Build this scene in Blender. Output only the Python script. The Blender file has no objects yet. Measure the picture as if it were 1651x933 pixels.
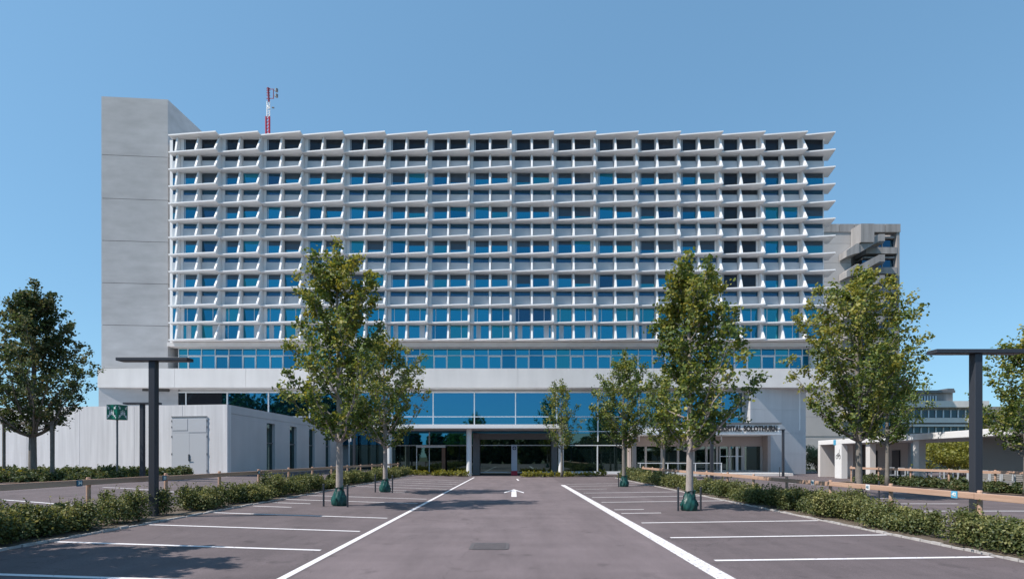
import bpy, math, random
import numpy as np
from mathutils import Vector, Matrix

# ------------------------------------------------------------------ camera, world, sun, exposure
scene = bpy.context.scene
COL = scene.collection
R = math.radians
cam_d = bpy.data.cameras.new('camera')
cam_d.sensor_width = 36.0
cam_d.lens = 18.53
cam_d.shift_x = -0.0016
cam_d.shift_y = 0.1635
cam_d.clip_start = 0.1
cam_d.clip_end = 12000
cam = bpy.data.objects.new('camera', cam_d)
COL.objects.link(cam)
cam.location = (0, 0, 1.7)
cam.rotation_euler = (R(90), 0, 0)
scene.camera = cam

TO_SUN = Vector((-1.0, -0.42, 1.42)).normalized()
SUN_EL = math.asin(TO_SUN.z)
SUN_AZ = math.atan2(TO_SUN.x, TO_SUN.y)
world = bpy.data.worlds.new('World')
scene.world = world
world.use_nodes = True
wn = world.node_tree
bg = wn.nodes['Background']
sky = wn.nodes.new('ShaderNodeTexSky')
sky.sky_type = 'NISHITA'
sky.sun_disc = False
sky.sun_elevation = SUN_EL
sky.sun_rotation = SUN_AZ % (2 * math.pi)
sky.altitude = 400
sky.air_density = 1.0
sky.dust_density = 0.7
sky.ozone_density = 1.6
tintn = wn.nodes.new('ShaderNodeMix')
tintn.data_type = 'RGBA'
tintn.blend_type = 'MULTIPLY'
tintn.inputs['Factor'].default_value = 1.0
tintn.inputs['B'].default_value = (0.85, 1.38, 1.74, 1)
gam = wn.nodes.new('ShaderNodeGamma')
gam.inputs[1].default_value = 0.5
wn.links.new(sky.outputs[0], gam.inputs[0])
wn.links.new(gam.outputs[0], tintn.inputs['A'])
wn.links.new(tintn.outputs['Result'], bg.inputs[0])
bg.inputs[1].default_value = 0.15

sun_d = bpy.data.lights.new('sun', 'SUN')
sun_d.energy = 4.1
sun_d.angle = R(0.5)
sun_d.color = (1.0, 0.93, 0.86)
sun = bpy.data.objects.new('sun', sun_d)
COL.objects.link(sun)
sun.rotation_euler = (-TO_SUN).to_track_quat('-Z', 'Y').to_euler()
sun.location = (-20, -8, 30)

vs = scene.view_settings
vs.view_transform = 'Standard'
vs.look = 'None'
vs.gamma = 1
vs.use_curve_mapping = False
vs.exposure = 0.5
scene.render.engine = 'CYCLES'
scene.cycles.use_denoising = True
scene.cycles.max_bounces = 7
scene.cycles.transparent_max_bounces = 6
scene.cycles.sample_clamp_indirect = 6


# ------------------------------------------------------------------ helpers
def mat(name, color, rough=0.8, metallic=0.0, spec=0.5):
    m = bpy.data.materials.new(name)
    m.use_nodes = True
    b = m.node_tree.nodes['Principled BSDF']
    b.inputs['Base Color'].default_value = (*color, 1)
    b.inputs['Roughness'].default_value = rough
    b.inputs['Metallic'].default_value = metallic
    b.inputs['Specular IOR Level'].default_value = spec
    return m


def N(m, t, **kw):
    n = m.node_tree.nodes.new(t)
    for k, v in kw.items():
        setattr(n, k, v)
    return n


def surf(name, c1, c2, scale=(1, 1, 1), nscale=1.0, rough=0.85, bump=0.15, bscale=30, streak=None, mid=0.5, width=0.25):
    """two-tone mottled surface from object coordinates, fine bump, optional streak layer"""
    m = mat(name, c1, rough)
    nt = m.node_tree
    L = nt.links
    b = nt.nodes['Principled BSDF']
    geo = N(m, 'ShaderNodeNewGeometry')
    mp = N(m, 'ShaderNodeMapping')
    mp.inputs['Scale'].default_value = scale
    L.new(geo.outputs['Position'], mp.inputs[0])
    n1 = N(m, 'ShaderNodeTexNoise')
    n1.inputs['Scale'].default_value = nscale
    n1.inputs['Detail'].default_value = 8
    n1.inputs['Roughness'].default_value = 0.62
    L.new(mp.outputs[0], n1.inputs['Vector'])
    mr = N(m, 'ShaderNodeMapRange')
    mr.inputs['From Min'].default_value = mid - width
    mr.inputs['From Max'].default_value = mid + width
    L.new(n1.outputs[0], mr.inputs[0])
    mx = N(m, 'ShaderNodeMix', data_type='RGBA')
    mx.inputs['A'].default_value = (*c1, 1)
    mx.inputs['B'].default_value = (*c2, 1)
    L.new(mr.outputs[0], mx.inputs['Factor'])
    out = mx.outputs['Result']
    if streak:
        s_scale, s_amt = streak
        mp2 = N(m, 'ShaderNodeMapping')
        mp2.inputs['Scale'].default_value = s_scale
        L.new(geo.outputs['Position'], mp2.inputs[0])
        n2 = N(m, 'ShaderNodeTexNoise')
        n2.inputs['Scale'].default_value = 1.0
        n2.inputs['Detail'].default_value = 4
        L.new(mp2.outputs[0], n2.inputs['Vector'])
        mr2 = N(m, 'ShaderNodeMapRange')
        mr2.inputs['From Min'].default_value = 0.3
        mr2.inputs['From Max'].default_value = 0.7
        mr2.inputs['To Min'].default_value = 1 - s_amt
        mr2.inputs['To Max'].default_value = 1 + s_amt * 0.6
        L.new(n2.outputs[0], mr2.inputs[0])
        vm = N(m, 'ShaderNodeVectorMath', operation='SCALE')
        L.new(out, vm.inputs[0])
        L.new(mr2.outputs[0], vm.inputs['Scale'])
        out = vm.outputs[0]
    L.new(out, b.inputs['Base Color'])
    if bump:
        n3 = N(m, 'ShaderNodeTexNoise')
        n3.inputs['Scale'].default_value = bscale
        n3.inputs['Detail'].default_value = 5
        L.new(geo.outputs['Position'], n3.inputs['Vector'])
        bp = N(m, 'ShaderNodeBump')
        bp.inputs['Strength'].default_value = bump
        bp.inputs['Distance'].default_value = 0.02
        L.new(n3.outputs[0], bp.inputs['Height'])
        L.new(bp.outputs[0], b.inputs['Normal'])
    return m


def glass_mat(name, tint, dark, refl, wave=0.0):
    """coated architectural glass: tinted mirror over a dark interior, slightly uneven panes"""
    m = bpy.data.materials.new(name)
    m.use_nodes = True
    nt = m.node_tree
    nt.nodes.clear()
    L = nt.links
    out = N(m, 'ShaderNodeOutputMaterial')
    mix = N(m, 'ShaderNodeMixShader')
    gl = N(m, 'ShaderNodeBsdfGlossy')
    gl.inputs['Color'].default_value = (*tint, 1)
    gl.inputs['Roughness'].default_value = 0.015
    df = N(m, 'ShaderNodeBsdfDiffuse')
    df.inputs['Color'].default_value = (*dark, 1)
    fr = N(m, 'ShaderNodeLayerWeight')
    fr.inputs['Blend'].default_value = 0.25
    mr = N(m, 'ShaderNodeMapRange')
    mr.inputs['To Min'].default_value = refl
    mr.inputs['To Max'].default_value = 1.0
    L.new(fr.outputs['Fresnel'], mr.inputs[0])
    L.new(mr.outputs[0], mix.inputs[0])
    L.new(df.outputs[0], mix.inputs[1])
    L.new(gl.outputs[0], mix.inputs[2])
    L.new(mix.outputs[0], out.inputs[0])
    if wave:
        geo = N(m, 'ShaderNodeNewGeometry')
        nz = N(m, 'ShaderNodeTexNoise')
        nz.inputs['Scale'].default_value = 0.9
        nz.inputs['Detail'].default_value = 1
        L.new(geo.outputs['Position'], nz.inputs['Vector'])
        bp = N(m, 'ShaderNodeBump')
        bp.inputs['Strength'].default_value = wave
        bp.inputs['Distance'].default_value = 0.02
        L.new(nz.outputs[0], bp.inputs['Height'])
        L.new(bp.outputs[0], gl.inputs['Normal'])
    return m


def leaf_mat(name, ca, cb, cc, transl=0.35):
    m = bpy.data.materials.new(name)
    m.use_nodes = True
    nt = m.node_tree
    nt.nodes.clear()
    L = nt.links
    out = N(m, 'ShaderNodeOutputMaterial')
    at = N(m, 'ShaderNodeAttribute', attribute_name='tint')
    cr = N(m, 'ShaderNodeValToRGB')
    e = cr.color_ramp.elements
    e[0].position = 0.0
    e[0].color = (*ca, 1)
    e[1].position = 1.0
    e[1].color = (*cc, 1)
    k = e.new(0.55)
    k.color = (*cb, 1)
    L.new(at.outputs['Fac'], cr.inputs[0])
    df = N(m, 'ShaderNodeBsdfDiffuse')
    tr = N(m, 'ShaderNodeBsdfTranslucent')
    gl = N(m, 'ShaderNodeBsdfGlossy')
    gl.inputs['Roughness'].default_value = 0.55
    gl.inputs['Color'].default_value = (0.9, 0.95, 1, 1)
    L.new(cr.outputs[0], df.inputs[0])
    hs = N(m, 'ShaderNodeHueSaturation')
    hs.inputs['Hue'].default_value = 0.485
    hs.inputs['Saturation'].default_value = 1.1
    hs.inputs['Value'].default_value = 1.5
    L.new(cr.outputs[0], hs.inputs['Color'])
    L.new(hs.outputs[0], tr.inputs[0])
    m1 = N(m, 'ShaderNodeMixShader')
    m1.inputs[0].default_value = transl
    L.new(df.outputs[0], m1.inputs[1])
    L.new(tr.outputs[0], m1.inputs[2])
    m2 = N(m, 'ShaderNodeMixShader')
    m2.inputs[0].default_value = 0.025
    L.new(m1.outputs[0], m2.inputs[1])
    L.new(gl.outputs[0], m2.inputs[2])
    L.new(m2.outputs[0], out.inputs[0])
    return m


class MB:
    """collects boxes, prisms and tubes; build() links them as ONE mesh object"""

    def __init__(self):
        self.v = []
        self.f = []
        self.mi = []

    def add(self, vs_, fs, mi=0):
        o = len(self.v)
        self.v += [tuple(p) for p in vs_]
        self.f += [tuple(i + o for i in f) for f in fs]
        self.mi += [mi] * len(fs)
        return self

    def box(self, x0, x1, y0, y1, z0, z1, mi=0):
        v = [(x0, y0, z0), (x1, y0, z0), (x1, y1, z0), (x0, y1, z0), (x0, y0, z1), (x1, y0, z1), (x1, y1, z1), (x0, y1, z1)]
        return self.add(v, [(0, 3, 2, 1), (4, 5, 6, 7), (0, 1, 5, 4), (1, 2, 6, 5), (2, 3, 7, 6), (3, 0, 4, 7)], mi)

    def prism(self, pts, z0, z1, mi=0):
        """pts: plan polygon counter-clockwise seen from above"""
        n = len(pts)
        v = [(p[0], p[1], z0) for p in pts] + [(p[0], p[1], z1) for p in pts]
        f = [tuple(range(n - 1, -1, -1)), tuple(range(n, 2 * n))]
        f += [(i, (i + 1) % n, n + (i + 1) % n, n + i) for i in range(n)]
        return self.add(v, f, mi)

    def prism_y(self, pts, y0, y1, mi=0):
        """pts: (x, z) polygon clockwise or not; extruded along y"""
        n = len(pts)
        v = [(p[0], y0, p[1]) for p in pts] + [(p[0], y1, p[1]) for p in pts]
        f = [tuple(range(n)), tuple(range(2 * n - 1, n - 1, -1))]
        f += [(i, n + i, n + (i + 1) % n, (i + 1) % n) for i in range(n)]
        return self.add(v, f, mi)

    def prism_x(self, pts, x0, x1, mi=0):
        """pts: (y, z) polygon extruded along x"""
        n = len(pts)
        v = [(x0, p[0], p[1]) for p in pts] + [(x1, p[0], p[1]) for p in pts]
        f = [tuple(range(n)), tuple(range(2 * n - 1, n - 1, -1))]
        f += [(i, n + i, n + (i + 1) % n, (i + 1) % n) for i in range(n)]
        return self.add(v, f, mi)

    def tube(self, pts, rads, n=8, mi=0, cap=True):
        o = len(self.v)
        pts = [Vector(p) for p in pts]
        if not hasattr(rads, '__len__'):
            rads = [rads] * len(pts)
        for i, p in enumerate(pts):
            d = (pts[min(i + 1, len(pts) - 1)] - pts[max(i - 1, 0)]).normalized()
            ref = Vector((1, 0, 0)) if abs(d.x) < 0.8 else Vector((0, 1, 0))
            a = d.cross(ref).normalized()
            b = d.cross(a)
            for k in range(n):
                t = 2 * math.pi * k / n
                self.v.append(tuple(p + (a * math.cos(t) + b * math.sin(t)) * rads[i]))
        for i in range(len(pts) - 1):
            for k in range(n):
                k2 = (k + 1) % n
                self.f.append((o + i * n + k, o + i * n + k2, o + (i + 1) * n + k2, o + (i + 1) * n + k))
                self.mi.append(mi)
        if cap:
            self.f.append(tuple(o + k for k in range(n - 1, -1, -1)))
            self.mi.append(mi)
            self.f.append(tuple(o + (len(pts) - 1) * n + k for k in range(n)))
            self.mi.append(mi)
        return self

    def build(self, name, m, parent=None, bevel=0.0, smooth=False, loc=None, rotz=0):
        me = bpy.data.meshes.new(name)
        me.from_pydata(self.v, [], self.f)
        ms = m if isinstance(m, (list, tuple)) else [m]
        for q in ms:
            me.materials.append(q)
        if len(ms) > 1:
            me.polygons.foreach_set('material_index', self.mi)
        # consistent outward normals
        import bmesh
        bm = bmesh.new()
        bm.from_mesh(me)
        bmesh.ops.recalc_face_normals(bm, faces=bm.faces)
        bm.to_mesh(me)
        bm.free()
        if smooth:
            me.shade_smooth()
        me.update()
        o = bpy.data.objects.new(name, me)
        COL.objects.link(o)
        if parent:
            o.parent = parent
        if loc is not None:
            o.location = loc
        o.rotation_euler.z = rotz
        if bevel:
            b = o.modifiers.new('bevel', 'BEVEL')
            b.width = bevel
            b.segments = 2
            b.limit_method = 'ANGLE'
        return o


def tag(o, label=None, cat=None, group=None, kind=None):
    if label:
        o['label'] = label
    if cat:
        o['category'] = cat
    if group:
        o['group'] = group
    if kind:
        o['kind'] = kind
    return o


def thing(name, label, cat, loc=(0, 0, 0), rotz=0, group=None):
    o = bpy.data.objects.new(name, None)
    COL.objects.link(o)
    o.location = loc
    o.rotation_euler.z = rotz
    o.empty_display_size = 0.3
    return tag(o, label, cat, group)


def dup(root, loc, rotz=0, label=None, scale=None):
    r = root.copy()
    COL.objects.link(r)
    r.location = loc
    r.rotation_euler.z = rotz
    if scale:
        r.scale = scale
    if label:
        r['label'] = label
    for ch in list(root.children):
        c = ch.copy()
        COL.objects.link(c)
        c.parent = r
        for g_ in ch.children:
            d = g_.copy()
            COL.objects.link(d)
            d.parent = c
    return r


def text_mesh(name, s, size, m, parent=None, depth=0.02, bold=0.0, spacing=1.0):
    cu = bpy.data.curves.new(name, 'FONT')
    cu.body = s
    cu.size = size
    cu.extrude = depth / 2
    cu.offset = bold
    cu.space_character = spacing
    cu.align_x = 'CENTER'
    cu.align_y = 'CENTER'
    t = bpy.data.objects.new(name, cu)
    COL.objects.link(t)
    dg = bpy.context.evaluated_depsgraph_get()
    dg.update()
    me = bpy.data.meshes.new_from_object(t.evaluated_get(dg))
    bpy.data.objects.remove(t)
    bpy.data.curves.remove(cu)
    me.name = name
    me.materials.clear()
    me.materials.append(m)
    o = bpy.data.objects.new(name, me)
    COL.objects.link(o)
    o.parent = parent
    return o


def ss(t):
    t = max(0.0, min(1.0, t))
    return t * t * (3 - 2 * t)


def g(x, y=20.0):
    """height of the paving: a gentle fall from both sides towards the drive aisle"""
    if x < -3.2:
        h = 0.032 * min(-x - 3.2, 5.2)
        if x < -8.4:
            h += 0.43 * ss((-x - 8.4) / 7.6)
        return h
    if x > 3.0:
        return 0.013 * min(x - 3.0, 5.0)
    return 0.0


# ------------------------------------------------------------------ materials
M = {}
M['asphalt'] = surf('asphalt', (0.134, 0.106, 0.110), (0.178, 0.142, 0.148), (1, 0.6, 1), 0.5, 0.9, 0.35, 90, streak=((0.25, 1.6, 1), 0.10))
def asphalt_detail(m):
    nt = m.node_tree
    L = nt.links
    b = nt.nodes['Principled BSDF']
    src = b.inputs['Base Color'].links[0].from_socket
    geo = N(m, 'ShaderNodeNewGeometry')
    # coarse aggregate speckle
    n1 = N(m, 'ShaderNodeTexNoise')
    n1.inputs['Scale'].default_value = 55
    n1.inputs['Detail'].default_value = 3
    L.new(geo.outputs['Position'], n1.inputs['Vector'])
    r1 = N(m, 'ShaderNodeMapRange')
    r1.inputs['From Min'].default_value = .3
    r1.inputs['From Max'].default_value = .7
    r1.inputs['To Min'].default_value = .80
    r1.inputs['To Max'].default_value = 1.2
    L.new(n1.outputs[0], r1.inputs[0])
    # large worn patches, stretched along the traffic direction
    mp = N(m, 'ShaderNodeMapping')
    mp.inputs['Scale'].default_value = (1.0, .22, 1)
    L.new(geo.outputs['Position'], mp.inputs[0])
    n2 = N(m, 'ShaderNodeTexNoise')
    n2.inputs['Scale'].default_value = 1.1
    n2.inputs['Detail'].default_value = 6
    n2.inputs['Roughness'].default_value = .7
    L.new(mp.outputs[0], n2.inputs['Vector'])
    r2 = N(m, 'ShaderNodeMapRange')
    r2.inputs['From Min'].default_value = .35
    r2.inputs['From Max'].default_value = .65
    r2.inputs['To Min'].default_value = .85
    r2.inputs['To Max'].default_value = 1.13
    L.new(n2.outputs[0], r2.inputs[0])
    # oil drips
    n3 = N(m, 'ShaderNodeTexNoise')
    n3.inputs['Scale'].default_value = 1.7
    n3.inputs['Detail'].default_value = 4
    L.new(geo.outputs['Position'], n3.inputs['Vector'])
    r3 = N(m, 'ShaderNodeMapRange')
    r3.inputs['From Min'].default_value = .62
    r3.inputs['From Max'].default_value = .72
    r3.inputs['To Min'].default_value = 1.0
    r3.inputs['To Max'].default_value = .72
    L.new(n3.outputs[0], r3.inputs[0])
    # fine cracks: cell borders broken up by noise
    vo = N(m, 'ShaderNodeTexVoronoi', feature='DISTANCE_TO_EDGE')
    vo.inputs['Scale'].default_value = .22
    wv = N(m, 'ShaderNodeTexNoise')
    wv.inputs['Scale'].default_value = 1.6
    wv.inputs['Detail'].default_value = 5
    L.new(geo.outputs['Position'], wv.inputs['Vector'])
    va = N(m, 'ShaderNodeVectorMath', operation='MULTIPLY_ADD')
    va.inputs[1].default_value = (1.2, 1.2, 0)
    L.new(wv.outputs['Color'], va.inputs[0])
    L.new(geo.outputs['Position'], va.inputs[2])
    L.new(va.outputs[0], vo.inputs['Vector'])
    r4 = N(m, 'ShaderNodeMapRange')
    r4.inputs['From Min'].default_value = 0.0
    r4.inputs['From Max'].default_value = .0035
    r4.inputs['To Min'].default_value = .72
    r4.inputs['To Max'].default_value = 1.0
    L.new(vo.outputs['Distance'], r4.inputs[0])
    sp = N(m, 'ShaderNodeSeparateXYZ')
    L.new(geo.outputs['Position'], sp.inputs[0])
    ab = N(m, 'ShaderNodeMath', operation='ABSOLUTE')
    L.new(sp.outputs['X'], ab.inputs[0])
    r5 = N(m, 'ShaderNodeMapRange')
    r5.inputs['From Min'].default_value = 3.10
    r5.inputs['From Max'].default_value = 3.16
    r5.inputs['To Min'].default_value = 1.0
    r5.inputs['To Max'].default_value = .78
    L.new(ab.outputs[0], r5.inputs[0])
    prev = r1.outputs[0]
    for r in (r2, r3, r4, r5):
        mm = N(m, 'ShaderNodeMath', operation='MULTIPLY')
        L.new(prev, mm.inputs[0])
        L.new(r.outputs[0], mm.inputs[1])
        prev = mm.outputs[0]
    sc = N(m, 'ShaderNodeVectorMath', operation='SCALE')
    L.new(src, sc.inputs[0])
    L.new(prev, sc.inputs['Scale'])
    L.new(sc.outputs[0], b.inputs['Base Color'])


asphalt_detail(M['asphalt'])
M['far_ground'] = surf('far_ground', (0.06, 0.075, 0.03), (0.11, 0.10, 0.05), (1, 1, 1), 0.08, 0.95, 0, 10)
M['soil'] = surf('soil', (0.07, 0.05, 0.035), (0.16, 0.13, 0.10), (1, 1, 1), 9, 0.95, 0.6, 30)
M['kerb'] = surf('kerb_stone', (0.32, 0.30, 0.29), (0.55, 0.52, 0.50), (1, 1, 1), 7, 0.85, 0.3, 40)
M['white_facade'] = surf('white_facade', (0.75, 0.745, 0.745), (0.82, 0.81, 0.81), (1, 1, 1), 0.5, 0.6, 0.05, 20)
M['band'] = surf('pale_concrete', (0.64, 0.61, 0.59), (0.70, 0.67, 0.65), (0.5, 0.5, 1), 0.6, 0.75, 0.1, 15, streak=((1.2, 1, 0.15), 0.06))
M['tower'] = surf('grey_concrete', (0.38, 0.375, 0.38), (0.49, 0.485, 0.49), (0.7, 0.7, 1), 0.30, 0.85, 0.2, 14, streak=((0.5, 1, 1.6), 0.10))
M['wall_conc'] = surf('wall_concrete', (0.50, 0.49, 0.50), (0.58, 0.57, 0.58), (0.7, 0.7, 1), 0.4, 0.85, 0.15, 14, streak=((2.2, 1, 0.2), 0.06))
M['board_conc'] = surf('board_marked_concrete', (0.66, 0.645, 0.66), (0.76, 0.745, 0.755), (1, 1, 0.3), 0.9, 0.85, 0.2, 12, streak=((4.5, 4.5, 0.22), 0.13))
M['beige_conc'] = surf('beige_concrete', (0.40, 0.38, 0.37), (0.48, 0.455, 0.44), (1, 1, 1), 0.3, 0.9, 0.1, 10)
M['old_conc'] = surf('weathered_concrete', (0.26, 0.245, 0.24), (0.38, 0.36, 0.35), (1, 1, 0.3), 0.5, 0.9, 0.1, 8, streak=((1.5, 1, 0.12), 0.3))
M['pink_wall'] = surf('rendered_wall', (0.42, 0.34, 0.31), (0.47, 0.39, 0.36), (1, 1, 1), 0.5, 0.9, 0.05, 10)
M['joint'] = mat('dark_joint', (0.06, 0.06, 0.06), 0.9)
M['alu'] = mat('light_aluminium', (0.55, 0.58, 0.62), 0.45, 0.3)
M['alu_white'] = mat('white_frame', (0.72, 0.74, 0.76), 0.5)
M['panel'] = surf('blind_panel', (0.43, 0.47, 0.52), (0.50, 0.54, 0.58), (1, 1, 1), 0.9, 0.5, 0, 1)
M['glass'] = glass_mat('sky_glass', (0.05, 0.37, 0.54), (0.003, 0.026, 0.04), 0.64, 0.05)
M['glass_b'] = glass_mat('sky_glass_warm', (0.06, 0.42, 0.52), (0.006, 0.032, 0.045), 0.55, 0.08)
M['glass_c'] = glass_mat('sky_glass_deep', (0.04, 0.28, 0.44), (0.004, 0.02, 0.035), 0.6, 0.08)
M['screen'] = glass_mat('grey_glass', (0.22, 0.34, 0.42), (0.055, 0.065, 0.078), 0.12, 0.0)  # ledge reflection put into the glass colour; plain grey glass on the terraced block
M['glass_dark'] = glass_mat('screened_glass', (0.25, 0.35, 0.42), (0.02, 0.022, 0.028), 0.06, 0.05)
M['glass_mid'] = glass_mat('mid_dark_glass', (0.10, 0.28, 0.46), (0.010, 0.024, 0.036), 0.32, 0.05)  # mid-dark glass tone between the blue panes and the darkest ones
M['glass_lobby'] = glass_mat('lobby_glass', (0.07, 0.30, 0.48), (0.004, 0.018, 0.03), 0.7, 0.03)
M['glass_green'] = glass_mat('entrance_glass', (0.32, 0.44, 0.42), (0.006, 0.013, 0.013), 0.34, 0.03)
M['dark_metal'] = mat('dark_grey_metal', (0.045, 0.05, 0.062), 0.45, 0.2)
M['mid_metal'] = mat('mid_grey_metal', (0.16, 0.165, 0.175), 0.5, 0.3)
M['white'] = mat('white_paint', (0.78, 0.78, 0.78), 0.6)
M['red'] = mat('signal_red', (0.42, 0.02, 0.05), 0.5)
M['wood'] = surf('fence_timber', (0.42, 0.25, 0.175), (0.56, 0.38, 0.28), (1, 0.25, 4), 3.0, 0.75, 0.2, 25, streak=((1, 0.5, 20), 0.12))
M['brown'] = mat('brown_wood', (0.22, 0.12, 0.08), 0.6)
M['blue_sign'] = mat('blue_sign', (0.02, 0.13, 0.22), 0.4)
M['sky_sign'] = mat('pale_blue_sign', (0.10, 0.40, 0.62), 0.4)
M['green_sign'] = mat('green_sign', (0.0, 0.16, 0.10), 0.35)
M['sign_white'] = mat('sign_white', (0.75, 0.80, 0.78), 0.5)
M['black'] = mat('black_paint', (0.02, 0.02, 0.022), 0.5)
M['door'] = mat('grey_door', (0.47, 0.48, 0.51), 0.5)
M['bark'] = surf('bark', (0.13, 0.115, 0.10), (0.24, 0.215, 0.19), (1, 1, 0.35), 12, 0.95, 0.5, 30)
M['bark_pale'] = surf('pale_bark', (0.26, 0.22, 0.20), (0.42, 0.37, 0.34), (1, 1, 0.35), 10, 0.95, 0.4, 30)
M['stem'] = mat('shrub_stem', (0.10, 0.07, 0.045), 0.9)
M['bag'] = surf('green_bag', (0.004, 0.035, 0.032), (0.012, 0.095, 0.08), (1, 1, .5), 9, 0.4, 0.4, 12)
M['leaf'] = leaf_mat('maple_leaf', (0.045, 0.085, 0.018), (0.130, 0.175, 0.036), (0.33, 0.30, 0.06))
M['leaf_dark'] = leaf_mat('dark_leaf', (0.030, 0.055, 0.018), (0.075, 0.105, 0.034), (0.17, 0.15, 0.06))
M['leaf_hedge'] = leaf_mat('hedge_leaf', (0.035, 0.058, 0.018), (0.125, 0.145, 0.042), (0.36, 0.34, 0.13))
M['leaf_grey'] = leaf_mat('grey_leaf', (0.08, 0.11, 0.05), (0.16, 0.20, 0.10), (0.28, 0.32, 0.18))
M['leaf_yellow'] = leaf_mat('yellow_leaf', (0.08, 0.10, 0.015), (0.20, 0.20, 0.03), (0.34, 0.30, 0.05))
M['hill'] = surf('hazy_hill_woods', (0.16, 0.21, 0.26), (0.24, 0.29, 0.33), (1, 1, 1), 0.01, 1.0, 0, 1)  # blue-grey of distant haze is put into the hill colour
M['red_asphalt'] = M['asphalt']

# worn white road paint: a mix of paint and the asphalt showing through
def worn(name, amount):
    m = mat(name, (0.7, 0.7, 0.7), 0.7)
    L = m.node_tree.links
    b = m.node_tree.nodes['Principled BSDF']
    geo = N(m, 'ShaderNodeNewGeometry')
    nz = N(m, 'ShaderNodeTexNoise')
    nz.inputs['Scale'].default_value = 14
    nz.inputs['Detail'].default_value = 8
    nz.inputs['Roughness'].default_value = 0.7
    L.new(geo.outputs['Position'], nz.inputs['Vector'])
    cr = N(m, 'ShaderNodeValToRGB')
    e = cr.color_ramp.elements
    e[0].position = amount - 0.04
    e[0].color = (0.24, 0.21, 0.215, 1)
    e[1].position = amount + 0.05
    e[1].color = (0.74, 0.71, 0.72, 1)
    L.new(nz.outputs[0], cr.inputs[0])
    L.new(cr.outputs[0], b.inputs['Base Color'])
    return m


M['paint'] = worn('road_paint', 0.375)
M['paint_worn'] = worn('worn_road_paint', 0.43)


# ------------------------------------------------------------------ ground
def grid_mesh(name, xs, ys, hf, m):
    v = [(x, y, hf(x, y)) for y in ys for x in xs]
    nx = len(xs)
    f = [(j * nx + i, j * nx + i + 1, (j + 1) * nx + i + 1, (j + 1) * nx + i) for j in range(len(ys) - 1) for i in range(nx - 1)]
    me = bpy.data.meshes.new(name)
    me.from_pydata(v, [], f)
    me.materials.append(m)
    me.shade_smooth()
    o = bpy.data.objects.new(name, me)
    COL.objects.link(o)
    return o


gr = MB().add([(-5000, -5000, -0.06), (5000, -5000, -0.06), (5000, 7000, -0.06), (-5000, 7000, -0.06)], [(0, 1, 2, 3)]).build('ground', M['far_ground'])
tag(gr, kind='structure')
xs = list(np.arange(-60, 90.01, 0.5))
ys = [-30, -10, 0, 10, 20, 30, 40, 50, 60]
pav = grid_mesh('car_park', xs, ys, lambda x, y: g(x, y), M['asphalt'])
tag(pav, kind='structure')


def strip(mb, x0, y0, x1, y1, w, dz=0.004, n=None):
    """painted strip following the paving"""
    n = n or max(2, int(math.hypot(x1 - x0, y1 - y0) / 0.5))
    d = Vector((x1 - x0, y1 - y0)).normalized()
    p = Vector((-d.y, d.x)) * w / 2
    v, f = [], []
    for i in range(n + 1):
        t = i / n
        x, y = x0 + (x1 - x0) * t, y0 + (y1 - y0) * t
        for s in (1, -1):
            px, py = x + p.x * s, y + p.y * s
            v.append((px, py, g(px, py) + dz))
    for i in range(n):
        f.append((2 * i, 2 * i + 1, 2 * i + 3, 2 * i + 2))
    mb.add(v, f)


mk = MB()
strip(mk, -3.24, 5.0, -3.3, 44.0, 0.12)
for y in (9.57, 12.0, 14.6, 17.0 + 2.2, 21.2, 27.8, 30.2, 32.6, 35.0, 37.5):
    strip(mk, -3.5, y, -8.3, y, 0.11, 0.005)
strip(mk, -8.25, 7.1, -3.5, 7.1, 0.11, 0.005)
for y, x0, x1 in ((16.6, -8.2, -7.0), (17.9, -8.2, -6.9), (24.3, -6.2, -5.0), (25.6, -6.4, -5.2)):
    strip(mk, x0, y, x1, y, 0.10, 0.005)
for y in (8.65, 11.1, 13.6, 19.8, 22.2, 24.9, 30.7, 33.0):
    strip(mk, 3.3, y, 7.85, y, 0.11, 0.005)
for y, x0, x1 in ((15.9, 3.25, 4.45), (17.0, 3.25, 4.2), (27.8, 3.3, 4.9)):
    strip(mk, x0, y, x1, y, 0.10, 0.005)
# far right and far left bays
for y in (13.5, 16.0, 18.5, 21.0):
    strip(mk, 10.9, y, 15.6, y, 0.11, 0.005)
for y in (24.0, 27.0, 30.0, 33.0):
    strip(mk, 17.2, y, 21.6, y, 0.11, 0.005)
for y in (14.5, 19.5):
    strip(mk, -15.2, y, -10.8, y, 0.11, 0.005)
lines = mk.build('road_marking', M['paint'])
tag(lines, kind='structure')
mk = MB()
strip(mk, 2.96, 4.5, 3.0, 32.2, 0.27, 0.005, 80)
tag(mk.build('kerb_line_marking', M['paint_worn']), kind='structure')
# arrow
mk = MB()
z = 0.005
mk.add([(-0.10, 22.6, z), (0.13, 22.6, z), (0.13, 26.6, z), (-0.10, 26.6, z)], [(0, 1, 2, 3)])
mk.add([(-0.10, 26.6, z), (0.13, 26.6, z), (0.48, 24.9, z), (0.50, 25.5, z), (0.015, 27.9, z), (-0.47, 25.5, z), (-0.45, 24.9, z)],
       [(0, 1, 4), (1, 2, 3, 4), (0, 4, 5, 6)])
mk.add([(0.30, 38.2, z), (0.42, 38.2, z), (0.30, 41.2, z), (0.19, 41.2, z)], [(0, 1, 2, 3)])
tag(mk.build('arrow_marking', M['paint']), kind='structure')
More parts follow.
